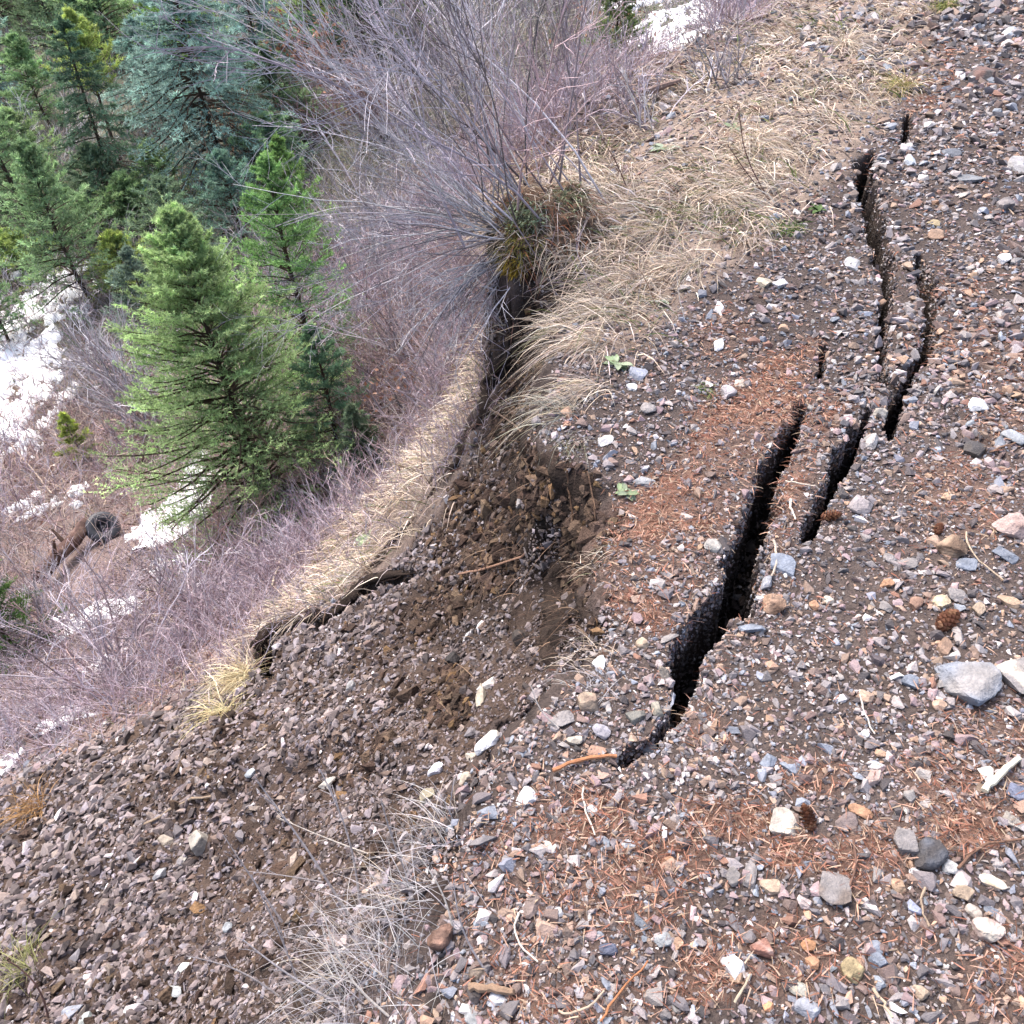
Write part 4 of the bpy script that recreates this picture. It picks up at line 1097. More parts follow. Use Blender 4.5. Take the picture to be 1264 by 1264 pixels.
TAN, ORG, BLU, WHT, PNK, DRK, GRY, CRM_ = (lin(196, 168, 138, .62), lin(208, 148, 100, .62), lin(142, 154, 176, .6), lin(235, 235, 240, .85), lin(200, 168, 158, .62),
                                    lin(86, 80, 82, .5), lin(158, 150, 150, .6), lin(220, 205, 185, .7))
ROCKS = [
    (1192, 842, 74, 66, BLU * .95, 'large blue-grey slab with a tan edge, biggest stone on the right side', .4, lin(165, 160, 160, .6)),
    (1254, 832, 44, 54, GRY, 'pale grey slab cut by the right edge beside the large blue-grey slab', .4, CRM_),
    (1122, 843, 24, 20, BLU, 'small blue stone left of the large blue-grey slab', .5, None),
    (905, 1195, 31, 27, WHT, 'pure white quartz stone near the bottom', .5, WHT * .9),
    (942, 1174, 30, 26, lin(170, 110, 88, .6), 'brick-brown blocky stone with a pinkish top, next to the white quartz', .8, PNK),
    (1030, 1100, 42, 44, GRY * .85, 'elongated grey-brown flat stone under a dark twig', .35, lin(140, 122, 112, .55)),
    (968, 1018, 38, 36, lin(185, 172, 158, .6), 'round pale grey-tan stone among rusty needles', .45, CRM_),
    (1118, 1042, 34, 36, GRY, 'grey angular stone touching the dark slate chunk', .6, None),
    (1145, 1058, 34, 46, lin(96, 100, 114, .5), 'dark slate chunk with a sharp edge at lower right', .6, DRK),
    (1216, 1150, 32, 34, CRM_, 'cream knobbly stone near the lower right corner', .7, PNK),
    (1062, 1002, 30, 16, ORG, 'flat orange-tan stone above the dark slate chunk', .5, None),
    (1078, 962, 17, 26, PNK, 'upright pinkish-tan pebble above the flat orange stone', .6, None),
    (1050, 1200, 28, 28, lin(190, 165, 110, .6), 'mustard-tan angular stone near the bottom', .6, None),
    (1082, 1186, 20, 22, BLU * .9, 'blue-grey stone right of the mustard-tan one', .5, None),
    (956, 748, 36, 28, lin(196, 152, 118, .62), 'orange-tan stone beside the widest crack', .7, lin(120, 80, 50, .5)),
    (966, 697, 34, 26, BLU, 'blue-grey slab lying by the edge of the widest crack', .35, None),
    (948, 722, 20, 20, lin(175, 178, 190, .6), 'small pale blue stone between the slab and the orange-tan stone', .5, None),
    (928, 778, 34, 22, BLU * .95, 'blue-grey flat stone below the orange-tan stone at the crack', .4, None),
    (1062, 627, 26, 26, lin(180, 168, 172, .62), 'smooth rounded mauve-grey stone right of the middle crack', .5, None),
    (1075, 547, 26, 18, lin(195, 188, 186, .65), 'pale oval stone just below the crack junction', .5, None),
    (1086, 512, 18, 14, CRM_ * .95, 'cream chip between the crack junction and the pale oval stone', .5, None),
    (1207, 504, 24, 18, lin(205, 208, 218, .7), 'pale blue-white stone on the upper right gravel', .5, None),
    (1248, 652, 46, 34, PNK, 'large pinkish-tan stone at the right edge', .6, lin(170, 130, 118, .55)),
    (1240, 686, 30, 18, BLU * .8, 'blue-grey stone under the large pinkish-tan stone', .5, None),
    (1175, 680, 34, 30, lin(185, 150, 118, .6), 'knobbly tan-brown stone left of the pinkish stones', .7, lin(130, 98, 72, .5)),
    (1193, 698, 26, 18, BLU * .85, 'small slate-blue stone touching the knobbly tan one', .4, None),
    (1210, 97, 32, 18, lin(140, 96, 84, .55), 'rust-brown rock alone near the top of the road', .8, DRK),
    (1118, 696, 28, 15, GRY * .85, 'flat dark grey chip right of the blue-grey slab', .35, None),
    (1098, 690, 18, 14, GRY, 'small grey chip next to the flat dark grey one', .4, None),
    (1130, 746, 15, 22, lin(190, 140, 112, .6), 'diamond-shaped orange-brown pebble on the right gravel', .7, None),
    (1160, 745, 22, 18, lin(215, 190, 150, .68), 'creamy yellow pebble right of the diamond-shaped one', .6, None),
    (1180, 738, 26, 20, GRY, 'smooth grey pebble right of the creamy yellow one', .5, None),
    (1207, 754, 15, 19, TAN, 'tan upright pebble right of the smooth grey one', .7, None),
    (1246, 745, 30, 14, lin(200, 165, 130, .6), 'long flat tan stone near the right edge above the slabs', .5, None),
    (1165, 800, 18, 26, lin(180, 140, 112, .6), 'brown narrow stone above the large blue-grey slab', .6, None),
    (1093, 750, 18, 14, GRY * .9, 'grey pebble left of the diamond-shaped one', .5, None),
    (1094, 722, 14, 16, ORG, 'bright orange pebble in the middle of the right gravel', .7, None),
    (1005, 749, 12, 14, ORG, 'orange pebble right of the crack-side tan stone', .7, None),
    (1254, 980, 24, 22, lin(128, 138, 170, .6), 'blue stone cut by the right edge under the wood splinter', .5, None),
    (1252, 1018, 30, 18, lin(185, 175, 165, .62), 'grey-cream stone at the right edge below the blue one', .5, None),
    (1188, 1100 + 4, 22, 22, TAN, 'light tan squarish stone left of the slate wedge', .6, None),
    (1225, 1090, 32, 18, CRM_, 'wedge of cream and brown stone near the right edge', .5, TAN),
    (1202, 1126, 20, 18, lin(200, 185, 170, .65), 'squared cream-grey stone above the knobbly cream one', .6, None),
    (1224, 1126, 22, 13, BLU * .75, 'slate wedge right of the squared cream-grey stone', .4, None),
    (1128, 1122, 20, 15, lin(160, 170, 205, .65), 'small lilac-blue stone at lower right', .5, None),
    (1131, 1080, 20, 16, lin(220, 220, 228, .75), 'small white stone under the dark slate chunk', .5, None),
    (1108, 1095, 20, 18, lin(205, 165, 125, .62), 'yellow-tan stone left of the small white one', .6, None),
    (1172, 1072, 20, 20, lin(190, 190, 192, .65), 'light grey stone right of the dark slate chunk', .5, None),
    (952, 1094, 26, 22, TAN * .95, 'tan five-sided flat stone at lower centre right', .4, None),
    (925, 1080, 18, 34, GRY * .9, 'narrow grey upright stone left of the tan five-sided one', .5, None),
    (905, 1082, 18, 28, GRY * .85, 'slim grey stone, leftmost beside the narrow upright one', .5, None),
    (992, 1115, 20, 18, lin(200, 180, 178, .65), 'pale pink stone right of the tan five-sided one', .5, None),
    (1046, 1016, 20, 32, lin(150, 128, 126, .55), 'mauve-brown triangular stone below the flat orange one', .5, None),
    (1158, 872, 16, 16, lin(210, 170, 140, .65), 'pinkish cream pebble below the large blue-grey slab', .6, None),
    (1068, 863, 18, 17, lin(215, 175, 145, .65), 'salmon cube-like pebble on the dark gravel', .8, None),
    (1066, 908, 15, 12, WHT * .85, 'tiny white pebble under the salmon cube-like one', .6, None),
    (975, 948, 26, 18, BLU, 'blue-grey wedge stone on the central gravel', .4, None),
    (948, 942, 17, 22, BLU * 1.05, 'pale blue upright stone left of the blue-grey wedge', .5, None),
    (1022, 742, 14, 12, CRM_, 'cream pebble between orange ones right of the big crack', .6, None),
    (1081, 1150 + 22, 20, 20, lin(150, 160, 180, .6), 'dusty blue stone above the mustard-tan one', .5, None),
    (1002, 1190, 18, 16, ORG, 'orange-brown pebble right of the brick-brown block', .7, None),
    (998, 1168, 16, 20, lin(205, 140, 80, .6), 'amber pebble above the orange-brown one', .7, None),
    (985, 1221, 26, 20, lin(180, 178, 165, .62), 'greenish-grey flat stone at the bottom', .4, None),
    (998, 1246, 26, 34, lin(160, 165, 180, .62), 'pale blue-grey stone at the bottom edge', .5, None),
    (1134, 1225, 18, 18, TAN, 'cream-tan stone near the bottom right', .7, None),
    (947, 1245, 14, 16, lin(225, 150, 90, .65), 'bright orange pebble at the bottom edge', .7, None),
    (605, 920, 40, 28, WHT * .92, 'large white stone at the lip of the slide', .6, CRM_),
    (583, 937, 18, 14, CRM_, 'cream knob attached left below the large white lip stone', .7, None),
    (538, 951, 24, 17, lin(215, 215, 232, .75), 'lilac-white stone on the dark slope left of the lip', .5, None),
    (650, 984, 28, 26, lin(228, 228, 230, .8), 'shiny white angular stone below the lip', .5, None),
    (577, 964, 20, 26, lin(200, 182, 160, .62), 'cream lichened stone under the large white lip stone', .7, None),
    (530, 985, 22, 20, lin(185, 172, 140, .6), 'mossy cream knob at the top of the grey grass tuft', .7, None),
    (594, 862, 14, 36, lin(196, 182, 158, .62), 'upright lichened stone in the dark slide soil', .7, None),
    (604, 846, 22, 14, lin(215, 208, 198, .7), 'pale capstone above the upright lichened stone', .6, None),
    (580, 785, 20, 14, WHT * .85, 'white shard on the slide face', .4, None),
    (594, 772, 16, 12, WHT * .8, 'smaller white shard right above the other white shard', .4, None),
    (645, 620, 16, 14, lin(190, 182, 180, .62), 'pale round stone high on the slide face', .6, None),
    (726, 872, 30, 24, lin(138, 108, 94, .55), 'brown block with a flat dark face near the slide lip', .9, TAN * .9),
    (692, 890, 36, 20, GRY, 'grey flat slab left of the brown block', .35, None),
    (742, 905, 24, 20, lin(172, 168, 182, .6), 'lilac-grey stone between the brown block and the crack foot', .5, None),
    (709, 915, 20, 16, CRM_ * .9, 'cream rounded stone below the brown block', .6, None),
    (738, 928, 28, 14, lin(190, 140, 112, .6), 'flat pinkish-orange stone pointing at the crack foot', .4, None),
    (786, 888, 26, 20, lin(140, 138, 130, .55), 'grey-green stone on the left lip of the crack foot', .6, None),
    (808, 878, 22, 20, lin(175, 168, 150, .6), 'pale stone hanging over the crack foot', .6, None),
    (797, 925, 28, 18, lin(158, 165, 178, .6), 'blue-grey rounded stone below the crack foot', .5, None),
    (839, 886, 18, 26, lin(190, 132, 76, .55), 'ochre lump on the right lip of the crack foot', .8, None),
    (818, 832, 22, 18, lin(175, 160, 145, .6), 'grey-tan stone on the left lip of the widest crack', .6, None),
    (740, 820, 18, 22, WHT * .85, 'white squarish stone left of the widest crack', .4, None),
    (812, 722, 22, 16, lin(190, 180, 178, .62), 'pale square chip in the rusty needles', .4, None),
    (880, 675, 22, 18, lin(180, 174, 168, .62), 'pale grey stone on the left lip of the widest crack, upper end', .5, None),
    (793, 796, 16, 16, TAN, 'tan round pebble near the white squarish stone', .6, None),
    (898, 487, 22, 20, lin(190, 180, 185, .62), 'pale mauve angular stone at the top of the needles patch', .6, None),
    (913, 475, 14, 12, CRM_, 'cream chip touching the pale mauve angular stone', .5, None),
    (787, 464, 22, 18, lin(170, 176, 196, .65), 'blue-white stone in the verge near the green leaves', .5, None),
    (780, 479, 14, 11, WHT * .9, 'small white chip under the blue-white stone', .5, None),
    (748, 545, 20, 14, lin(215, 212, 215, .7), 'pale shard above the notch of the headwall', .4, None),
    (795, 595, 28, 14, lin(170, 172, 178, .62), 'grey split stone right of the notch', .4, None),
    (800, 506, 20, 16, GRY, 'grey angular stone on the slumped strip', .5, None),
    (887, 427, 14, 20, WHT * .85, 'white upright chip on the upper slumped strip', .5, None),
    (888, 382, 12, 20, WHT * .75, 'pale leaf-shaped chip in the upper gravel', .4, None),
    (943, 350, 20, 16, lin(200, 185, 160, .65), 'cream stone below the green grass tuft', .5, None),
    (964, 352, 20, 14, lin(205, 205, 215, .68), 'pale blue-white stone right of the cream one', .5, None),
    (1052, 328, 18, 18, lin(190, 190, 195, .65), 'grey-white stone left of the longest crack', .5, None),
    (1155, 292, 22, 14, lin(180, 140, 110, .6), 'tan-brown stone right of the longest crack', .6, None),
    (1152, 276, 16, 10, lin(195, 170, 120, .6), 'yellow-tan flat chip above the tan-brown stone', .4, None),
    (1239, 322, 16, 16, WHT * .85, 'white stone near the right edge of the upper road', .6, None),
    (1238, 258, 20, 18, lin(150, 140, 142, .55), 'grey-mauve block at upper right', .8, None),
    (1198, 222, 34, 10, lin(140, 145, 155, .55), 'long dark flat stone on the upper road', .5, None),
    (1174, 190, 24, 10, lin(120, 128, 145, .55), 'dark slate chip on the upper road', .5, None),
    (1122, 200, 14, 12, lin(195, 205, 220, .68), 'pale blue pebble at the top of the longest crack', .6, None),
    (1245, 42, 16, 12, lin(190, 198, 210, .66), 'pale stone in the top right corner', .6, None),
    (1256, 205, 26, 18, lin(175, 172, 175, .62), 'grey slab at the right edge of the upper road', .4, None),
    (1202, 558, 26, 22, lin(92, 82, 78, .5), 'dark brown slate chip on the mid right gravel', .5, DRK),
    (1250, 543, 30, 22, lin(165, 172, 182, .62), 'light blue-grey stone at the right edge', .5, None),
    (656, 1118, 24, 34, lin(165, 140, 132, .58), 'flat pinkish-grey stone standing in the needles', .4, None),
    (633, 1131, 16, 18, lin(215, 170, 140, .65), 'orange-tan stone with a white straw beside it', .7, None),
    (689, 1127, 14, 14, WHT * .85, 'small white stone right of the flat pinkish-grey one', .5, None),
    (751, 1173, 24, 16, lin(100, 108, 138, .5), 'dark blue stone in the lower centre', .5, None),
    (818, 1161, 22, 20, lin(165, 170, 175, .6), 'round light grey stone in the lower centre', .6, None),
    (838, 1166, 14, 17, lin(215, 165, 125, .65), 'orange pebble touching the round light grey stone', .7, None),
    (731, 1002, 14, 17, lin(205, 208, 212, .68), 'pale squarish stone below the crack-foot straw', .5, None),
    (775, 1044, 18, 14, lin(190, 195, 205, .65), 'pale bluish stone on the needles, lower centre', .5, None),
    (824, 1063, 16, 12, ORG, 'orange chip right of the pale bluish stone', .6, None),
    (805, 1100, 22, 12, lin(200, 155, 125, .6), 'flat salmon chip below the orange chip', .4, None),
    (614, 1234, 28, 20, lin(190, 195, 208, .65), 'pale blue stone tucked below the curved twig', .5, None),
    (590, 1202, 24, 16, lin(150, 130, 112, .55), 'brown flat stone above the curved twig', .5, None),
    (583, 1258, 20, 28, lin(170, 175, 180, .6), 'grey-blue stone at the bottom edge, left of centre', .5, None),
    (545, 1160, 36, 34, lin(160, 115, 92, .55), 'rust-brown crumbly lump in the grey grass', .8, lin(110, 76, 60, .5)),
    (248, 1042, 24, 26, lin(200, 190, 176, .62), 'pale tan block on the rubble slope', .8, None),
    (226, 1062, 24, 14, lin(190, 180, 170, .6), 'pale slab under the pale tan block', .4, None),
    (206, 1040, 18, 26, lin(175, 160, 142, .58), 'leaning tan stone left of the pale tan block', .6, None),
    (198, 1080, 18, 14, lin(185, 185, 190, .6), 'light grey stone at the foot of the pale rubble cluster', .6, None),
    (230, 1194, 30, 18, lin(205, 205, 200, .65), 'light stone low on the rubble slope', .4, None),
    (217, 1224, 14, 24, lin(185, 190, 192, .6), 'narrow pale stone below the light rubble stone', .5, None),
    (282, 1146, 14, 24, lin(165, 172, 182, .6), 'upright grey stone on the lower rubble slope', .5, None),
    (90, 1250, 24, 22, lin(170, 176, 195, .6), 'blue-grey stone at the bottom left edge', .5, None),
    (108, 1258, 18, 16, lin(185, 195, 190, .6), 'pale greenish stone right of the bottom-left blue-grey one', .5, None),
    (330, 925, 16, 12, lin(225, 190, 160, .65), 'cream chip near the top of the rubble slope', .5, None),
    (310, 957, 14, 14, lin(175, 185, 195, .6), 'pale blue stone on the upper rubble slope', .6, None),
    (405, 968, 24, 14, lin(205, 195, 185, .65), 'white-edged flat stone in the middle rubble', .4, None),
    (458, 1098, 26, 14, lin(215, 180, 155, .65), 'cream-orange chip in the grey grass tuft', .4, None),
    (376, 632, 20, 36, lin(172, 174, 180, .6), 'upright pale grey boulder at the foot of the brightest fir', .9, None),
    (394, 652, 18, 14, lin(180, 176, 176, .6), 'low pale stone right of the upright boulder', .6, None),
    (435, 850, 16, 20, lin(170, 168, 172, .58), 'grey stone left of the slide centre', .6, None),
    (560, 760 + 58, 20, 20, lin(66, 58, 60, .45), 'dark stone in the slide hollow', .7, None),
    (645, 790, 22, 26, lin(82, 70, 66, .45), 'dark brown rounded stone under the headwall', .8, None),
]
def dull(c, k=.72):
    c = np.asarray(c, float); g = c.mean(); return np.minimum((g + (c - g) * k) * .9, .62)
for k, (u, v, a, b, c, lab, fl, c2) in enumerate(ROCKS):
    c = dull(c); c2 = None if c2 is None else dull(c2)
    rock(u, v, a, b, c, lab, 900 + k, fl, col2=c2, knob=.03 if 'knob' in lab or 'crumb' in lab or 'lichen' in lab else 0)

# ------------------------------------------------------------------ pine cones
def cone(u, v, ln, label, yaw):
    P, t = hit1(u, v)
    n = 90; s = np.arange(n) / n
    L = ln / 1000 * t; R = L * .26 * np.sin(np.clip(s * .9 + .12, 0, 1) * math.pi) ** .7
    a = np.arange(n) * 2.399
    ax = np.array([math.cos(yaw), math.sin(yaw), .05]); ax /= np.linalg.norm(ax)
    s1 = unit(np.cross(ax, [0, 0, 1.])); s2 = np.cross(ax, s1)
    rad = s1 * np.cos(a)[:, None] + s2 * np.sin(a)[:, None]
    c = ax * (s * L - L / 2)[:, None]
    tang = np.cross(np.broadcast_to(ax, rad.shape), rad)
    w_ = L * .075
    b = c + rad * R[:, None] * .3; tip = c + rad * R[:, None] * 1.25 + ax * L * .07
    mid = c + rad * R[:, None] * .9 + ax * L * .02
    Vq = np.stack([b - tang * w_ * .4, mid - tang * w_, tip, mid + tang * w_, b + tang * w_ * .4], 1)
    mb = MB(); mb.add(Vq.reshape(-1, 3), np.arange(n * 5).reshape(-1, 5), np.repeat(pick([lin(150, 100, 76, .5), lin(116, 76, 58, .45), lin(176, 130, 100, .5)], [3, 2, 1], n), 5, 0))
    K = 8; q = np.linspace(0, 1, K)
    add_tubes(mb, (ax * (q * L - L / 2)[:, None])[None], (L * .11 * np.sin(q * .85 * math.pi + .3) + .001)[None], lin(110, 66, 44, .5), 8)
    o = mb.build('pine_cone', M_LEAF)
    o.location = tuple(P + np.array([0, 0, L * .2]))
    tag(o, label, 'pine cone', 'fallen cones on the gravel')
cone(1168, 770, 40, 'rusty open cone above the large blue-grey slab', .6)
cone(1025, 640, 26, 'small orange-brown cone at the foot of the middle crack', .1)
cone(1158, 655, 20, 'dark red-brown cone left of the knobbly tan stone', .9)
cone(996, 1012, 34, 'orange-brown cone right of the round pale stone', 1.6)

# ------------------------------------------------------------------ turf clump overhanging the hollow
def turf_clump():
    c = clump_c
    root = empty('turf_clump', c, 'overhanging clump of turf and roots at the road edge, with moss on its side', 'turf clump')
    V, TF = ico(6)
    n = noise3(V, 2.2, 31) * .20 + noise3(V, 5, 33) * .16 + noise3(V, 13, 35) * .10 + noise3(V, 30, 39) * .07
    V = V * (1 + 1.3 * n)[:, None] * np.array([.30, .31, .23])
    V[:, 0] += .05 * V[:, 2] / .15 * 0
    V += np.array([.02, .09, -.08])
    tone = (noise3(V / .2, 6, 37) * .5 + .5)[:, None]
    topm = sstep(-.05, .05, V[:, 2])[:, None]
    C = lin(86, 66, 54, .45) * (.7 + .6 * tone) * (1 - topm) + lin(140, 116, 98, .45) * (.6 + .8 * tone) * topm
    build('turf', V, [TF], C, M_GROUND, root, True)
    surf = unit(V * 1.0 - V.mean(0))
    def moss(du, dv, r, n, cols, lab):
        uu, vv, tt = project(V + c)
        q = np.hypot((uu - du) / r, (vv - dv) / (r * .8))
        ok = np.where((q < 1.2) & ((surf * (CAM - (V + c))).sum(1) > 0))[0]
        if not len(ok): return
        pr = np.exp(-q[ok] ** 2 * 1.5); k = ok[rng.choice(len(ok), n, p=pr / pr.sum())]
        mb = MB(); b_ = V[k] + rng.normal(0, .006, (n, 3))
        add_blades(mb, b_, surf[k] + rng.normal(0, .7, (n, 3)), rng.uniform(.010, .032, n), rng.uniform(.004, .009, n), rng.uniform(.2, 1, n), pick(cols, np.ones(len(cols)), n, .22), 3)
        mb.build('moss', M_LEAF, root)['label'] = lab
    moss(650, 268, 24, 1300, [lin(170, 185, 150, .6), lin(140, 155, 115, .5), lin(120, 110, 80, .4)], 'pale green lichen patch on the turf')
    moss(640, 300, 28, 2200, [lin(158, 148, 74, .58), lin(120, 112, 58, .48), lin(96, 80, 58, .4)], 'olive moss on the side of the turf')
    moss(634, 330, 20, 1200, [lin(190, 160, 60, .65), lin(150, 122, 54, .5)], 'mustard yellow moss at the bottom of the turf')
    moss(612, 300, 20, 900, [lin(165, 165, 140, .5), lin(120, 116, 92, .42)], 'grey-green lichen at the outer edge')
    moss(705, 243, 26, 900, [lin(160, 168, 130, .5), lin(130, 120, 90, .42)], 'sparse pale green moss on top of the turf')
    # dangling roots below
    nR = 90
    b = np.stack([rng.uniform(-.2, .2, nR), rng.uniform(-.15, .1, nR), rng.uniform(-.13, -.05, nR)], -1)
    R_ = grow(b, np.stack([rng.normal(-.1, .4, nR), rng.normal(-.2, .4, nR), -np.ones(nR)], -1), rng.uniform(.06, .26, nR), 6, .3)
    mb = MB(); add_tubes(mb, R_, np.full((nR, 1), .0022) * np.linspace(1.2, .4, 6)[None], pick([lin(90, 70, 58, .5), lin(130, 105, 88, .5)], [1, 1], nR), 4)
    mb.build('roots', M_WOOD, root)
    nb = 3000
    th = rng.uniform(0, 2 * math.pi, nb); rr_ = np.sqrt(rng.random(nb))
    up_k = np.where(V[:, 2] > -.06)[0]; kq = up_k[rng.integers(0, len(up_k), nb)]; b = V[kq] - surf[kq] * .004
    D = np.stack([rng.normal(.5, .8, nb), rng.normal(-.3, .7, nb), rng.uniform(-.1, .6, nb)], -1)
    mb = MB(); add_blades(mb, b, D, rng.uniform(.03, .13, nb), np.full(nb, .003), rng.uniform(.4, 1.2, nb), pick(STRAW + [lin(180, 120, 90, .55)], SW + [7], nb, .2), 4)
    mb.build('thatch', M_GRASS, root)
turf_clump()

# ------------------------------------------------------------------ grass tufts
def tuft(u, v, n, L, d0, label, cols=STRAW, wts=SW, r=.06, droop=(.4, 1.1), wd=.0026, spread=.5, lift=.0, group=None):
    P, t = hit1(u, v)
    b = rng.normal(0, r * .5, (n, 3)) * np.array([1, 1, .05])
    b[:, 2] = hit_grid(P[0] + b[:, 0], P[1] + b[:, 1]) - P[2]
    b[:, 2] = np.maximum(b[:, 2], -.04) + lift
    D = unit(np.array(d0) + rng.normal(0, spread, (n, 3)))
    D[:, 2] = np.abs(D[:, 2]) * .8 + .15
    mb = MB()
    add_blades(mb, b, D, L * rng.uniform(.5, 1.15, n), np.full(n, wd) * rng.uniform(.6, 1.2, n) * max(1, t / 3), rng.uniform(*droop, n), pick(cols, wts, n, .12), 6)
    o = mb.build('grass_tuft', M_GRASS); o.location = tuple(P)
    return tag(o, label, 'grass tuft', group)
GW_ = 'grass tufts drooping over the headwall'
tuft(755, 385, 190, .28, (-1, -.25, .45), 'large straw tuft drooping left over the top of the headwall', group=GW_)
tuft(735, 425, 170, .25, (-1, -.35, .4), 'straw tuft under the topmost one, curling over the headwall', group=GW_)
tuft(790, 350, 220, .26, (-.9, -.3, .5), 'straw tuft right of the dark hollow under the turf clump', group=GW_)
tuft(735, 480, 150, .22, (-1, -.3, .4), 'thin straw tuft halfway down the headwall rim', group=GW_)
tuft(700, 505, 85, .22, (-1, .12, .35), 'sparse grey-white tuft at the lower rim with long blades to the left', cols=[lin(205, 200, 185, .65), lin(180, 176, 165, .6), lin(215, 200, 170, .65)], wts=[2, 2, 1], group=GW_)
tuft(705, 545, 60, .11, (-.2, -.9, .3), 'matted grey tuft hanging below the grey-white one', cols=[lin(185, 180, 165, .6), lin(150, 146, 120, .5)], wts=[1, 1], group=GW_)
tuft(850, 330, 220, .26, (-.8, -.2, .6), 'straw tuft on the verge left of the green grass', spread=.6)
tuft(880, 250, 320, .34, (.6, -.5, .5), 'broad pale straw tuft combed to the right on the verge', spread=.5)
tuft(820, 290, 240, .28, (-.8, -.4, .5), 'straw tuft beside the turf clump on the verge', spread=.6)
tuft(930, 180, 260, .34, (.4, -.5, .7), 'golden straw tuft around the two brown stems', spread=.6)
tuft(1040, 60, 220, .36, (.2, -.4, .8), 'straw tuft near the top of the verge', spread=.6)
tuft(1110, 110, 160, .28, (-.3, -.4, .8), 'yellowish tuft at the verge by the short top crack', cols=[lin(205, 190, 130, .6), lin(170, 170, 100, .5), lin(215, 195, 155, .65)], wts=[1, 1, 1], spread=.6)
tuft(975, 285, 130, .12, (-.1, -.2, .9), 'green grass tuft at the edge of the gravel', cols=[lin(120, 150, 84, .5), lin(150, 165, 100, .55), lin(90, 110, 64, .45)], wts=[2, 1, 1], spread=.6)
tuft(1165, 12, 120, .22, (-.1, -.2, .9), 'green and yellow grass tuft at the very top', cols=[lin(150, 160, 90, .5), lin(180, 175, 110, .55)], wts=[1, 1], spread=.6)
tuft(872, 484, 50, .05, (0, -.2, .9), 'tiny green tuft in the slumped gravel strip', cols=[lin(150, 165, 100, .55)], wts=[1], spread=.6, r=.04)
GG = [lin(178, 174, 180, .62), lin(200, 196, 198, .66), lin(150, 146, 152, .58), lin(190, 178, 165, .62)]
GT = 'grey grass tufts on the lower lip'
tuft(545, 1030, 110, .15, (-.7, .5, .5), 'uppermost grey grass tuft on the lower lip, under the mossy cream knob', cols=GG, wts=[2, 2, 1, 1], spread=.6, wd=.0018, group=GT, lift=0)
tuft(515, 1110, 120, .17, (-.8, .4, .5), 'grey grass tuft in the middle of the lower lip', cols=GG, wts=[2, 2, 1, 1], spread=.6, wd=.0017, group=GT, r=.08)
tuft(450, 1180, 170, .18, (-.7, .35, .6), 'widest grey grass tuft above the bottom edge', cols=GG, wts=[2, 2, 1, 1], spread=.7, wd=.0016, group=GT, r=.10)
tuft(420, 1250, 150, .16, (-.6, .3, .6), 'grey grass tuft at the bottom edge', cols=GG, wts=[2, 2, 1, 1], spread=.7, wd=.0015, group=GT, r=.10)
tuft(500, 1200, 90, .14, (-.3, .5, .6), 'thin grey grass tuft right of the widest one', cols=GG, wts=[2, 2, 1, 1], spread=.8, wd=.0014, group=GT, r=.09)
tuft(735, 870 - 25, 60, .10, (-.6, .2, .4), 'small pale grass wisp above the brown block', cols=GG, wts=[2, 2, 1, 2], spread=.6, wd=.0016)
tuft(735, 800, 50, .09, (-.9, .3, .3), 'little pale tuft sticking out of the headwall foot', cols=STRAW, wts=SW, spread=.5, wd=.0018)
tuft(740, 690, 40, .08, (-1, .1, .2), 'short straw wisp on the rim between notch and crack', cols=STRAW, wts=SW, spread=.5, wd=.0018)
tuft(30, 1200, 120, .16, (-.2, .3, .8), 'yellow-green tuft at the left edge of the rubble', cols=[lin(160, 165, 105, .5), lin(180, 175, 130, .55)], wts=[1, 1], spread=.6)
tuft(280, 880, 300, .22, (-.4, -.5, .5), 'pale golden tuft at the bottom end of the grassy slope edge', cols=[lin(225, 215, 170, .7), lin(215, 195, 150, .65)], wts=[1, 1], spread=.6)
tuft(300, 840, 300, .22, (-.5, -.3, .5), 'golden tuft just left of the shade cut below the turf lip', cols=[lin(225, 212, 175, .7), lin(210, 190, 150, .65)], wts=[1, 1], spread=.6)
tuft(45, 1000, 160, .25, (-.2, -.2, .8), 'orange-tinted tuft at the left edge above the rubble', cols=[lin(205, 160, 110, .6), lin(190, 150, 105, .55)], wts=[1, 1], spread=.6)

# small ground leaves (weeds)
def weed(u, v, n, size, cols, label):
    P, t = hit1(u, v)
    mb = MB()
    for q in range(n):
        a = rng.uniform(0, 2 * math.pi); L = size * rng.uniform(.6, 1.1)
        d = np.array([math.cos(a), math.sin(a), rng.uniform(.15, .7)]); e = np.array([-math.sin(a), math.cos(a), 0])
        s = np.linspace(0, 1, 6)[:, None]
        mid = d * s * L + np.array([0, 0, -1]) * s ** 2 * L * .35 + rng.normal(0, .006, 3) * [1, 1, 0]
        wv = np.sin(np.clip(s * .95 + .05, 0, 1) * math.pi) ** .8 * L * .22
        A, B, Cc = mid - e * wv + [0, 0, .004], mid, mid + e * wv + [0, 0, .004]
        V = np.stack([A, B, Cc], 1).reshape(-1, 3); idx = np.arange(18).reshape(6, 3)
        Fc = np.concatenate([np.stack([idx[:-1, k], idx[:-1, k + 1], idx[1:, k + 1], idx[1:, k]], -1) for k in (0, 1)])
        mb.add(V, Fc, cols[rng.integers(len(cols))] * rng.uniform(.8, 1.2))
    o = mb.build('weed', M_LEAF, smooth=True); o.location = tuple(P + np.array([0, 0, .006]))
    tag(o, label, 'weed')
GL = [lin(150, 170, 130, .6), lin(170, 185, 155, .62)]
weed(762, 452, 12, .06, GL, 'pale green leafy weed above the blue-white stone')
weed(772, 612, 14, .045, GL, 'pale green weed right of the headwall notch')
weed(820, 185, 14, .09, [lin(170, 185, 160, .6)], 'pale sage weed on the verge right of the mauve shrub')
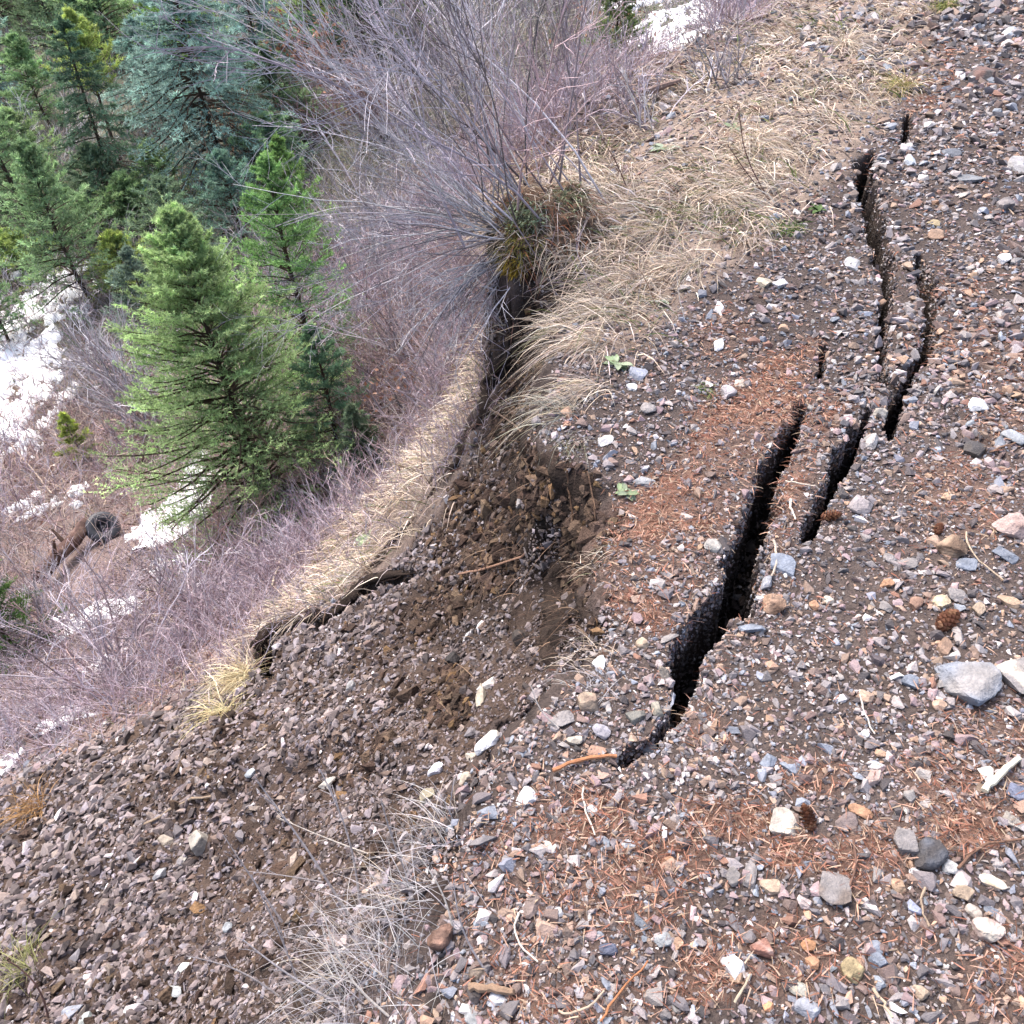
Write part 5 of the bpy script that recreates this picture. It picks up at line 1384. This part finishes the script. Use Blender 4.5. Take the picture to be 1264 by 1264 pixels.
weed(815, 375, 12, .05, GL + [lin(190, 190, 180, .6)], 'sage weed in the stony verge')
weed(765, 285, 14, .06, [lin(150, 160, 145, .55)], 'grey-green weed right of the turf clump')
weed(1010, 262, 10, .05, [lin(110, 140, 80, .5)], 'dark green weed next to the green grass tuft')
weed(455, 665, 12, .09, GL, 'pale green weed on the grassy slope edge')
weed(905, 160, 12, .07, GL, 'light green weed behind the two brown stems')

# torn turf edge: a dark mat of roots and soil overhanging the slide
def torn_edge(px, rad, label, hang=80):
    P, t = hit([p[0] for p in px], [p[1] for p in px])
    K = 90; q = np.linspace(0, len(P) - 1, K)
    L = np.stack([np.interp(q, np.arange(len(P)), P[:, i]) for i in range(3)], -1)
    L += np.stack([fbm(q * .3, q * 0 + k, .4, 4, 800 + k) for k in range(3)], -1) * .03
    L[:, 2] += rad * .9
    origin = L[0].copy()
    root = empty('torn_turf_edge', origin, label, 'turf edge')
    S = 14; th = np.arange(S) * 2 * math.pi / S
    T = unit(np.gradient(L, axis=0)); A = unit(np.cross(T, [0, 0, 1.])); B = np.cross(A, T)
    Q, W = np.meshgrid(q, th, indexing='ij')
    rr = rad * (1 + .75 * fbm(Q * 1.3, np.cos(W) * 1.2 + 5, .5, 4, 820) + .5 * fbm(Q * 6, np.sin(W) * 2, .4, 3, 830)) * np.minimum(1, np.minimum(Q, q[-1] - Q) * .9 + .12)
    V = L[:, None] + rr[..., None] * (A[:, None] * (np.cos(W) * 1.5)[..., None] + B[:, None] * (np.sin(W) * .75)[..., None]) - origin
    idx = np.arange(K * S).reshape(K, S)
    Fc = np.stack([idx[:-1], np.roll(idx, -1, 1)[:-1], np.roll(idx, -1, 1)[1:], idx[1:]], -1).reshape(-1, 4)
    C = np.broadcast_to(lin(70, 58, 52, .4), (K * S, 3)) * (.7 + .6 * rng.random((K * S, 1)))
    build('root_mat', V.reshape(-1, 3), [Fc], C, M_GROUND, root, True)
    k = rng.integers(0, K, hang)
    G_ = grow(L[k] - origin, np.stack([rng.normal(.3, .6, hang), rng.normal(-.4, .6, hang), rng.normal(-.5, .5, hang)], -1), rng.uniform(.04, .16, hang), 6, .25)
    mb = MB(); add_tubes(mb, G_, np.full((hang, 1), .0022) * np.linspace(1.2, .4, 6)[None], pick([lin(90, 72, 62, .5), lin(150, 128, 108, .55)], [2, 1], hang), 4)
    mb.build('roots', M_WOOD, root)
torn_edge([(330, 832), (322, 812), (320, 796), (335, 782), (358, 772), (385, 764), (403, 768), (416, 756), (432, 738), (452, 724), (478, 714), (512, 710)], .024, 'dark ragged turf lip winding along the lower end of the grassy slope edge')
torn_edge([(632, 400), (640, 430), (618, 455), (600, 480), (598, 515), (575, 540), (562, 575), (540, 600)], .02, 'dark root-laced turf edge running down from below the hanging branches')
torn_edge([(540, 600), (520, 632), (495, 660), (470, 690), (450, 712)], .012, 'thin crumbling soil rim between the two dark turf lips')
torn_edge([(318, 835), (300, 865), (280, 890), (262, 925)], .013, 'short dark soil rim beside the pale golden tuft')

# ------------------------------------------------------------------ fallen log and old tyre in the valley
def log():
    A, t = hit1(62, 722); B, _ = hit1(112, 668)
    A = A + np.array([0, 0, .20]); B = B + np.array([0, 0, .22])
    K = 14; s = np.linspace(0, 1, K)[:, None]
    L = A * (1 - s) + B * s; L[:, 2] += .01 * np.sin(s[:, 0] * 9)
    root = empty('fallen_log', A, 'thick reddish-brown fallen log lying in the valley brush next to the tyre', 'log')
    K = 60; S = 40; q = np.linspace(-.08, 1.12, K)[:, None]
    ctr = (B - A) * q; ctr[:, 2] += .015 * np.sin(q[:, 0] * 7)
    T = unit(B - A); Aa = unit(np.cross(T, [0, 0, 1.])); Bb = np.cross(Aa, T)
    Q, W = np.meshgrid(q[:, 0], np.arange(S) * 2 * math.pi / S, indexing='ij')
    rg = .088 * (1.06 - .16 * Q) * (1 + .10 * fbm(W * 3.2, Q * 2.5, 1, 3, 851) + .06 * fbm(np.cos(W) * 6, Q * 14, 1, 3, 855))
    V = ctr[:, None] + rg[..., None] * (Aa * np.cos(W)[..., None] + Bb * np.sin(W)[..., None])
    tn = (.75 + .5 * fbm(W * 4, Q * 3, 1, 3, 858))[..., None]; bare = sstep(.1, .35, fbm(np.cos(W) * 1.5, Q * 5, 1, 3, 861))[..., None]
    Cc = (lin(118, 92, 86, .5) * (1 - bare) + lin(150, 124, 114, .5) * bare) * tn
    idx = np.arange(K * S).reshape(K, S)
    Fc = np.stack([idx[:-1], np.roll(idx, -1, 1)[:-1], np.roll(idx, -1, 1)[1:], idx[1:]], -1).reshape(-1, 4)
    build('trunk', V.reshape(-1, 3), [Fc, idx[:1, ::-1], idx[-1:]], Cc.reshape(-1, 3), M_BARK, root, True)
    d = unit(B - A)
    C = grow(np.array([(A + (B - A) * q) - A for q in (.3, .6)]), np.array([[.2, .1, .7], [-.3, .1, .6]]), np.array([.35, .25]), 4, .1)
    for q in range(2):
        mb = MB(); add_tubes(mb, C[q:q + 1], np.array([[.03, .025, .02, .012]]), lin(130, 105, 92, .5), 6); mb.build('branch_stub', M_BARK, root)
log()
def tyre():
    P, t = hit1(133, 662)
    R, r = .135, .06
    root = empty('old_tyre', P + np.array([0, 0, .15]), 'dark discarded tyre leaning against the end of the log', 'tyre')
    nu, nv = 48, 16
    U, W = np.meshgrid(np.arange(nu) * 2 * math.pi / nu, np.arange(nv) * 2 * math.pi / nv, indexing='ij')
    tread = 1 + .04 * ((np.arange(nu) % 2)[:, None] * (np.cos(W) > .6))
    rr = (R + r * np.cos(W) * tread)
    V = np.stack([rr * np.cos(U), rr * np.sin(U), r * .95 * np.sign(np.sin(W)) * np.abs(np.sin(W)) ** .7], -1).reshape(-1, 3)
    idx = np.arange(nu * nv).reshape(nu, nv)
    Fc = np.stack([idx, np.roll(idx, -1, 0), np.roll(np.roll(idx, -1, 0), -1, 1), np.roll(idx, -1, 1)], -1).reshape(-1, 4)
    a = build('tyre', V, [Fc], np.broadcast_to(lin(64, 66, 76, .5), V.shape), M_RUBBER, root, True)
    Kc = 24; th = np.arange(Kc + 1) * 2 * math.pi / Kc
    mb = MB(); ring = np.stack([.095 * np.cos(th), .095 * np.sin(th), np.zeros(Kc + 1)], -1)
    add_tubes(mb, ring[None], np.full((1, Kc + 1), .016), lin(120, 125, 135, .5), 8)
    rq = np.linspace(0, .10, 6); U2, R2_ = np.meshgrid(np.arange(24) * 2 * math.pi / 24, rq, indexing='ij')
    Vd = np.stack([R2_ * np.cos(U2), R2_ * np.sin(U2), .03 * np.cos(R2_ / .115 * 5)], -1).reshape(-1, 3); id_ = np.arange(24 * 6).reshape(24, 6)
    mb.add(Vd, np.stack([id_[:, :-1], np.roll(id_, -1, 0)[:, :-1], np.roll(id_, -1, 0)[:, 1:], id_[:, 1:]], -1).reshape(-1, 4), lin(62, 62, 70, .45))
    mb.build('rim', M_RUBBER, root, True)
    root.rotation_euler = (math.radians(38), math.radians(18), .4)
tyre()
# logs and branches in the brush
stick(790, 128, 838, 112, .022, lin(150, 125, 115, .55), 'pale brown branch lying on the slope below the upper snow', name='fallen_branch', cat='branch', lift=.05)
stick(8, 305, 60, 300, .03, lin(190, 180, 175, .6), 'pale bare branch beside the top of the big snow patch', name='fallen_branch', cat='branch', lift=.12)
stick(340, 735, 362, 672, .008, lin(215, 200, 180, .65), 'pale bent stem leaning on the grassy slope edge', name='dry_stalk', cat='stalk', lift=.1, twigs=3)
stick(20, 560, 70, 620, .012, lin(200, 180, 165, .6), 'thin pale fallen branch left of the log', name='fallen_branch', cat='branch', lift=.15, twigs=2)
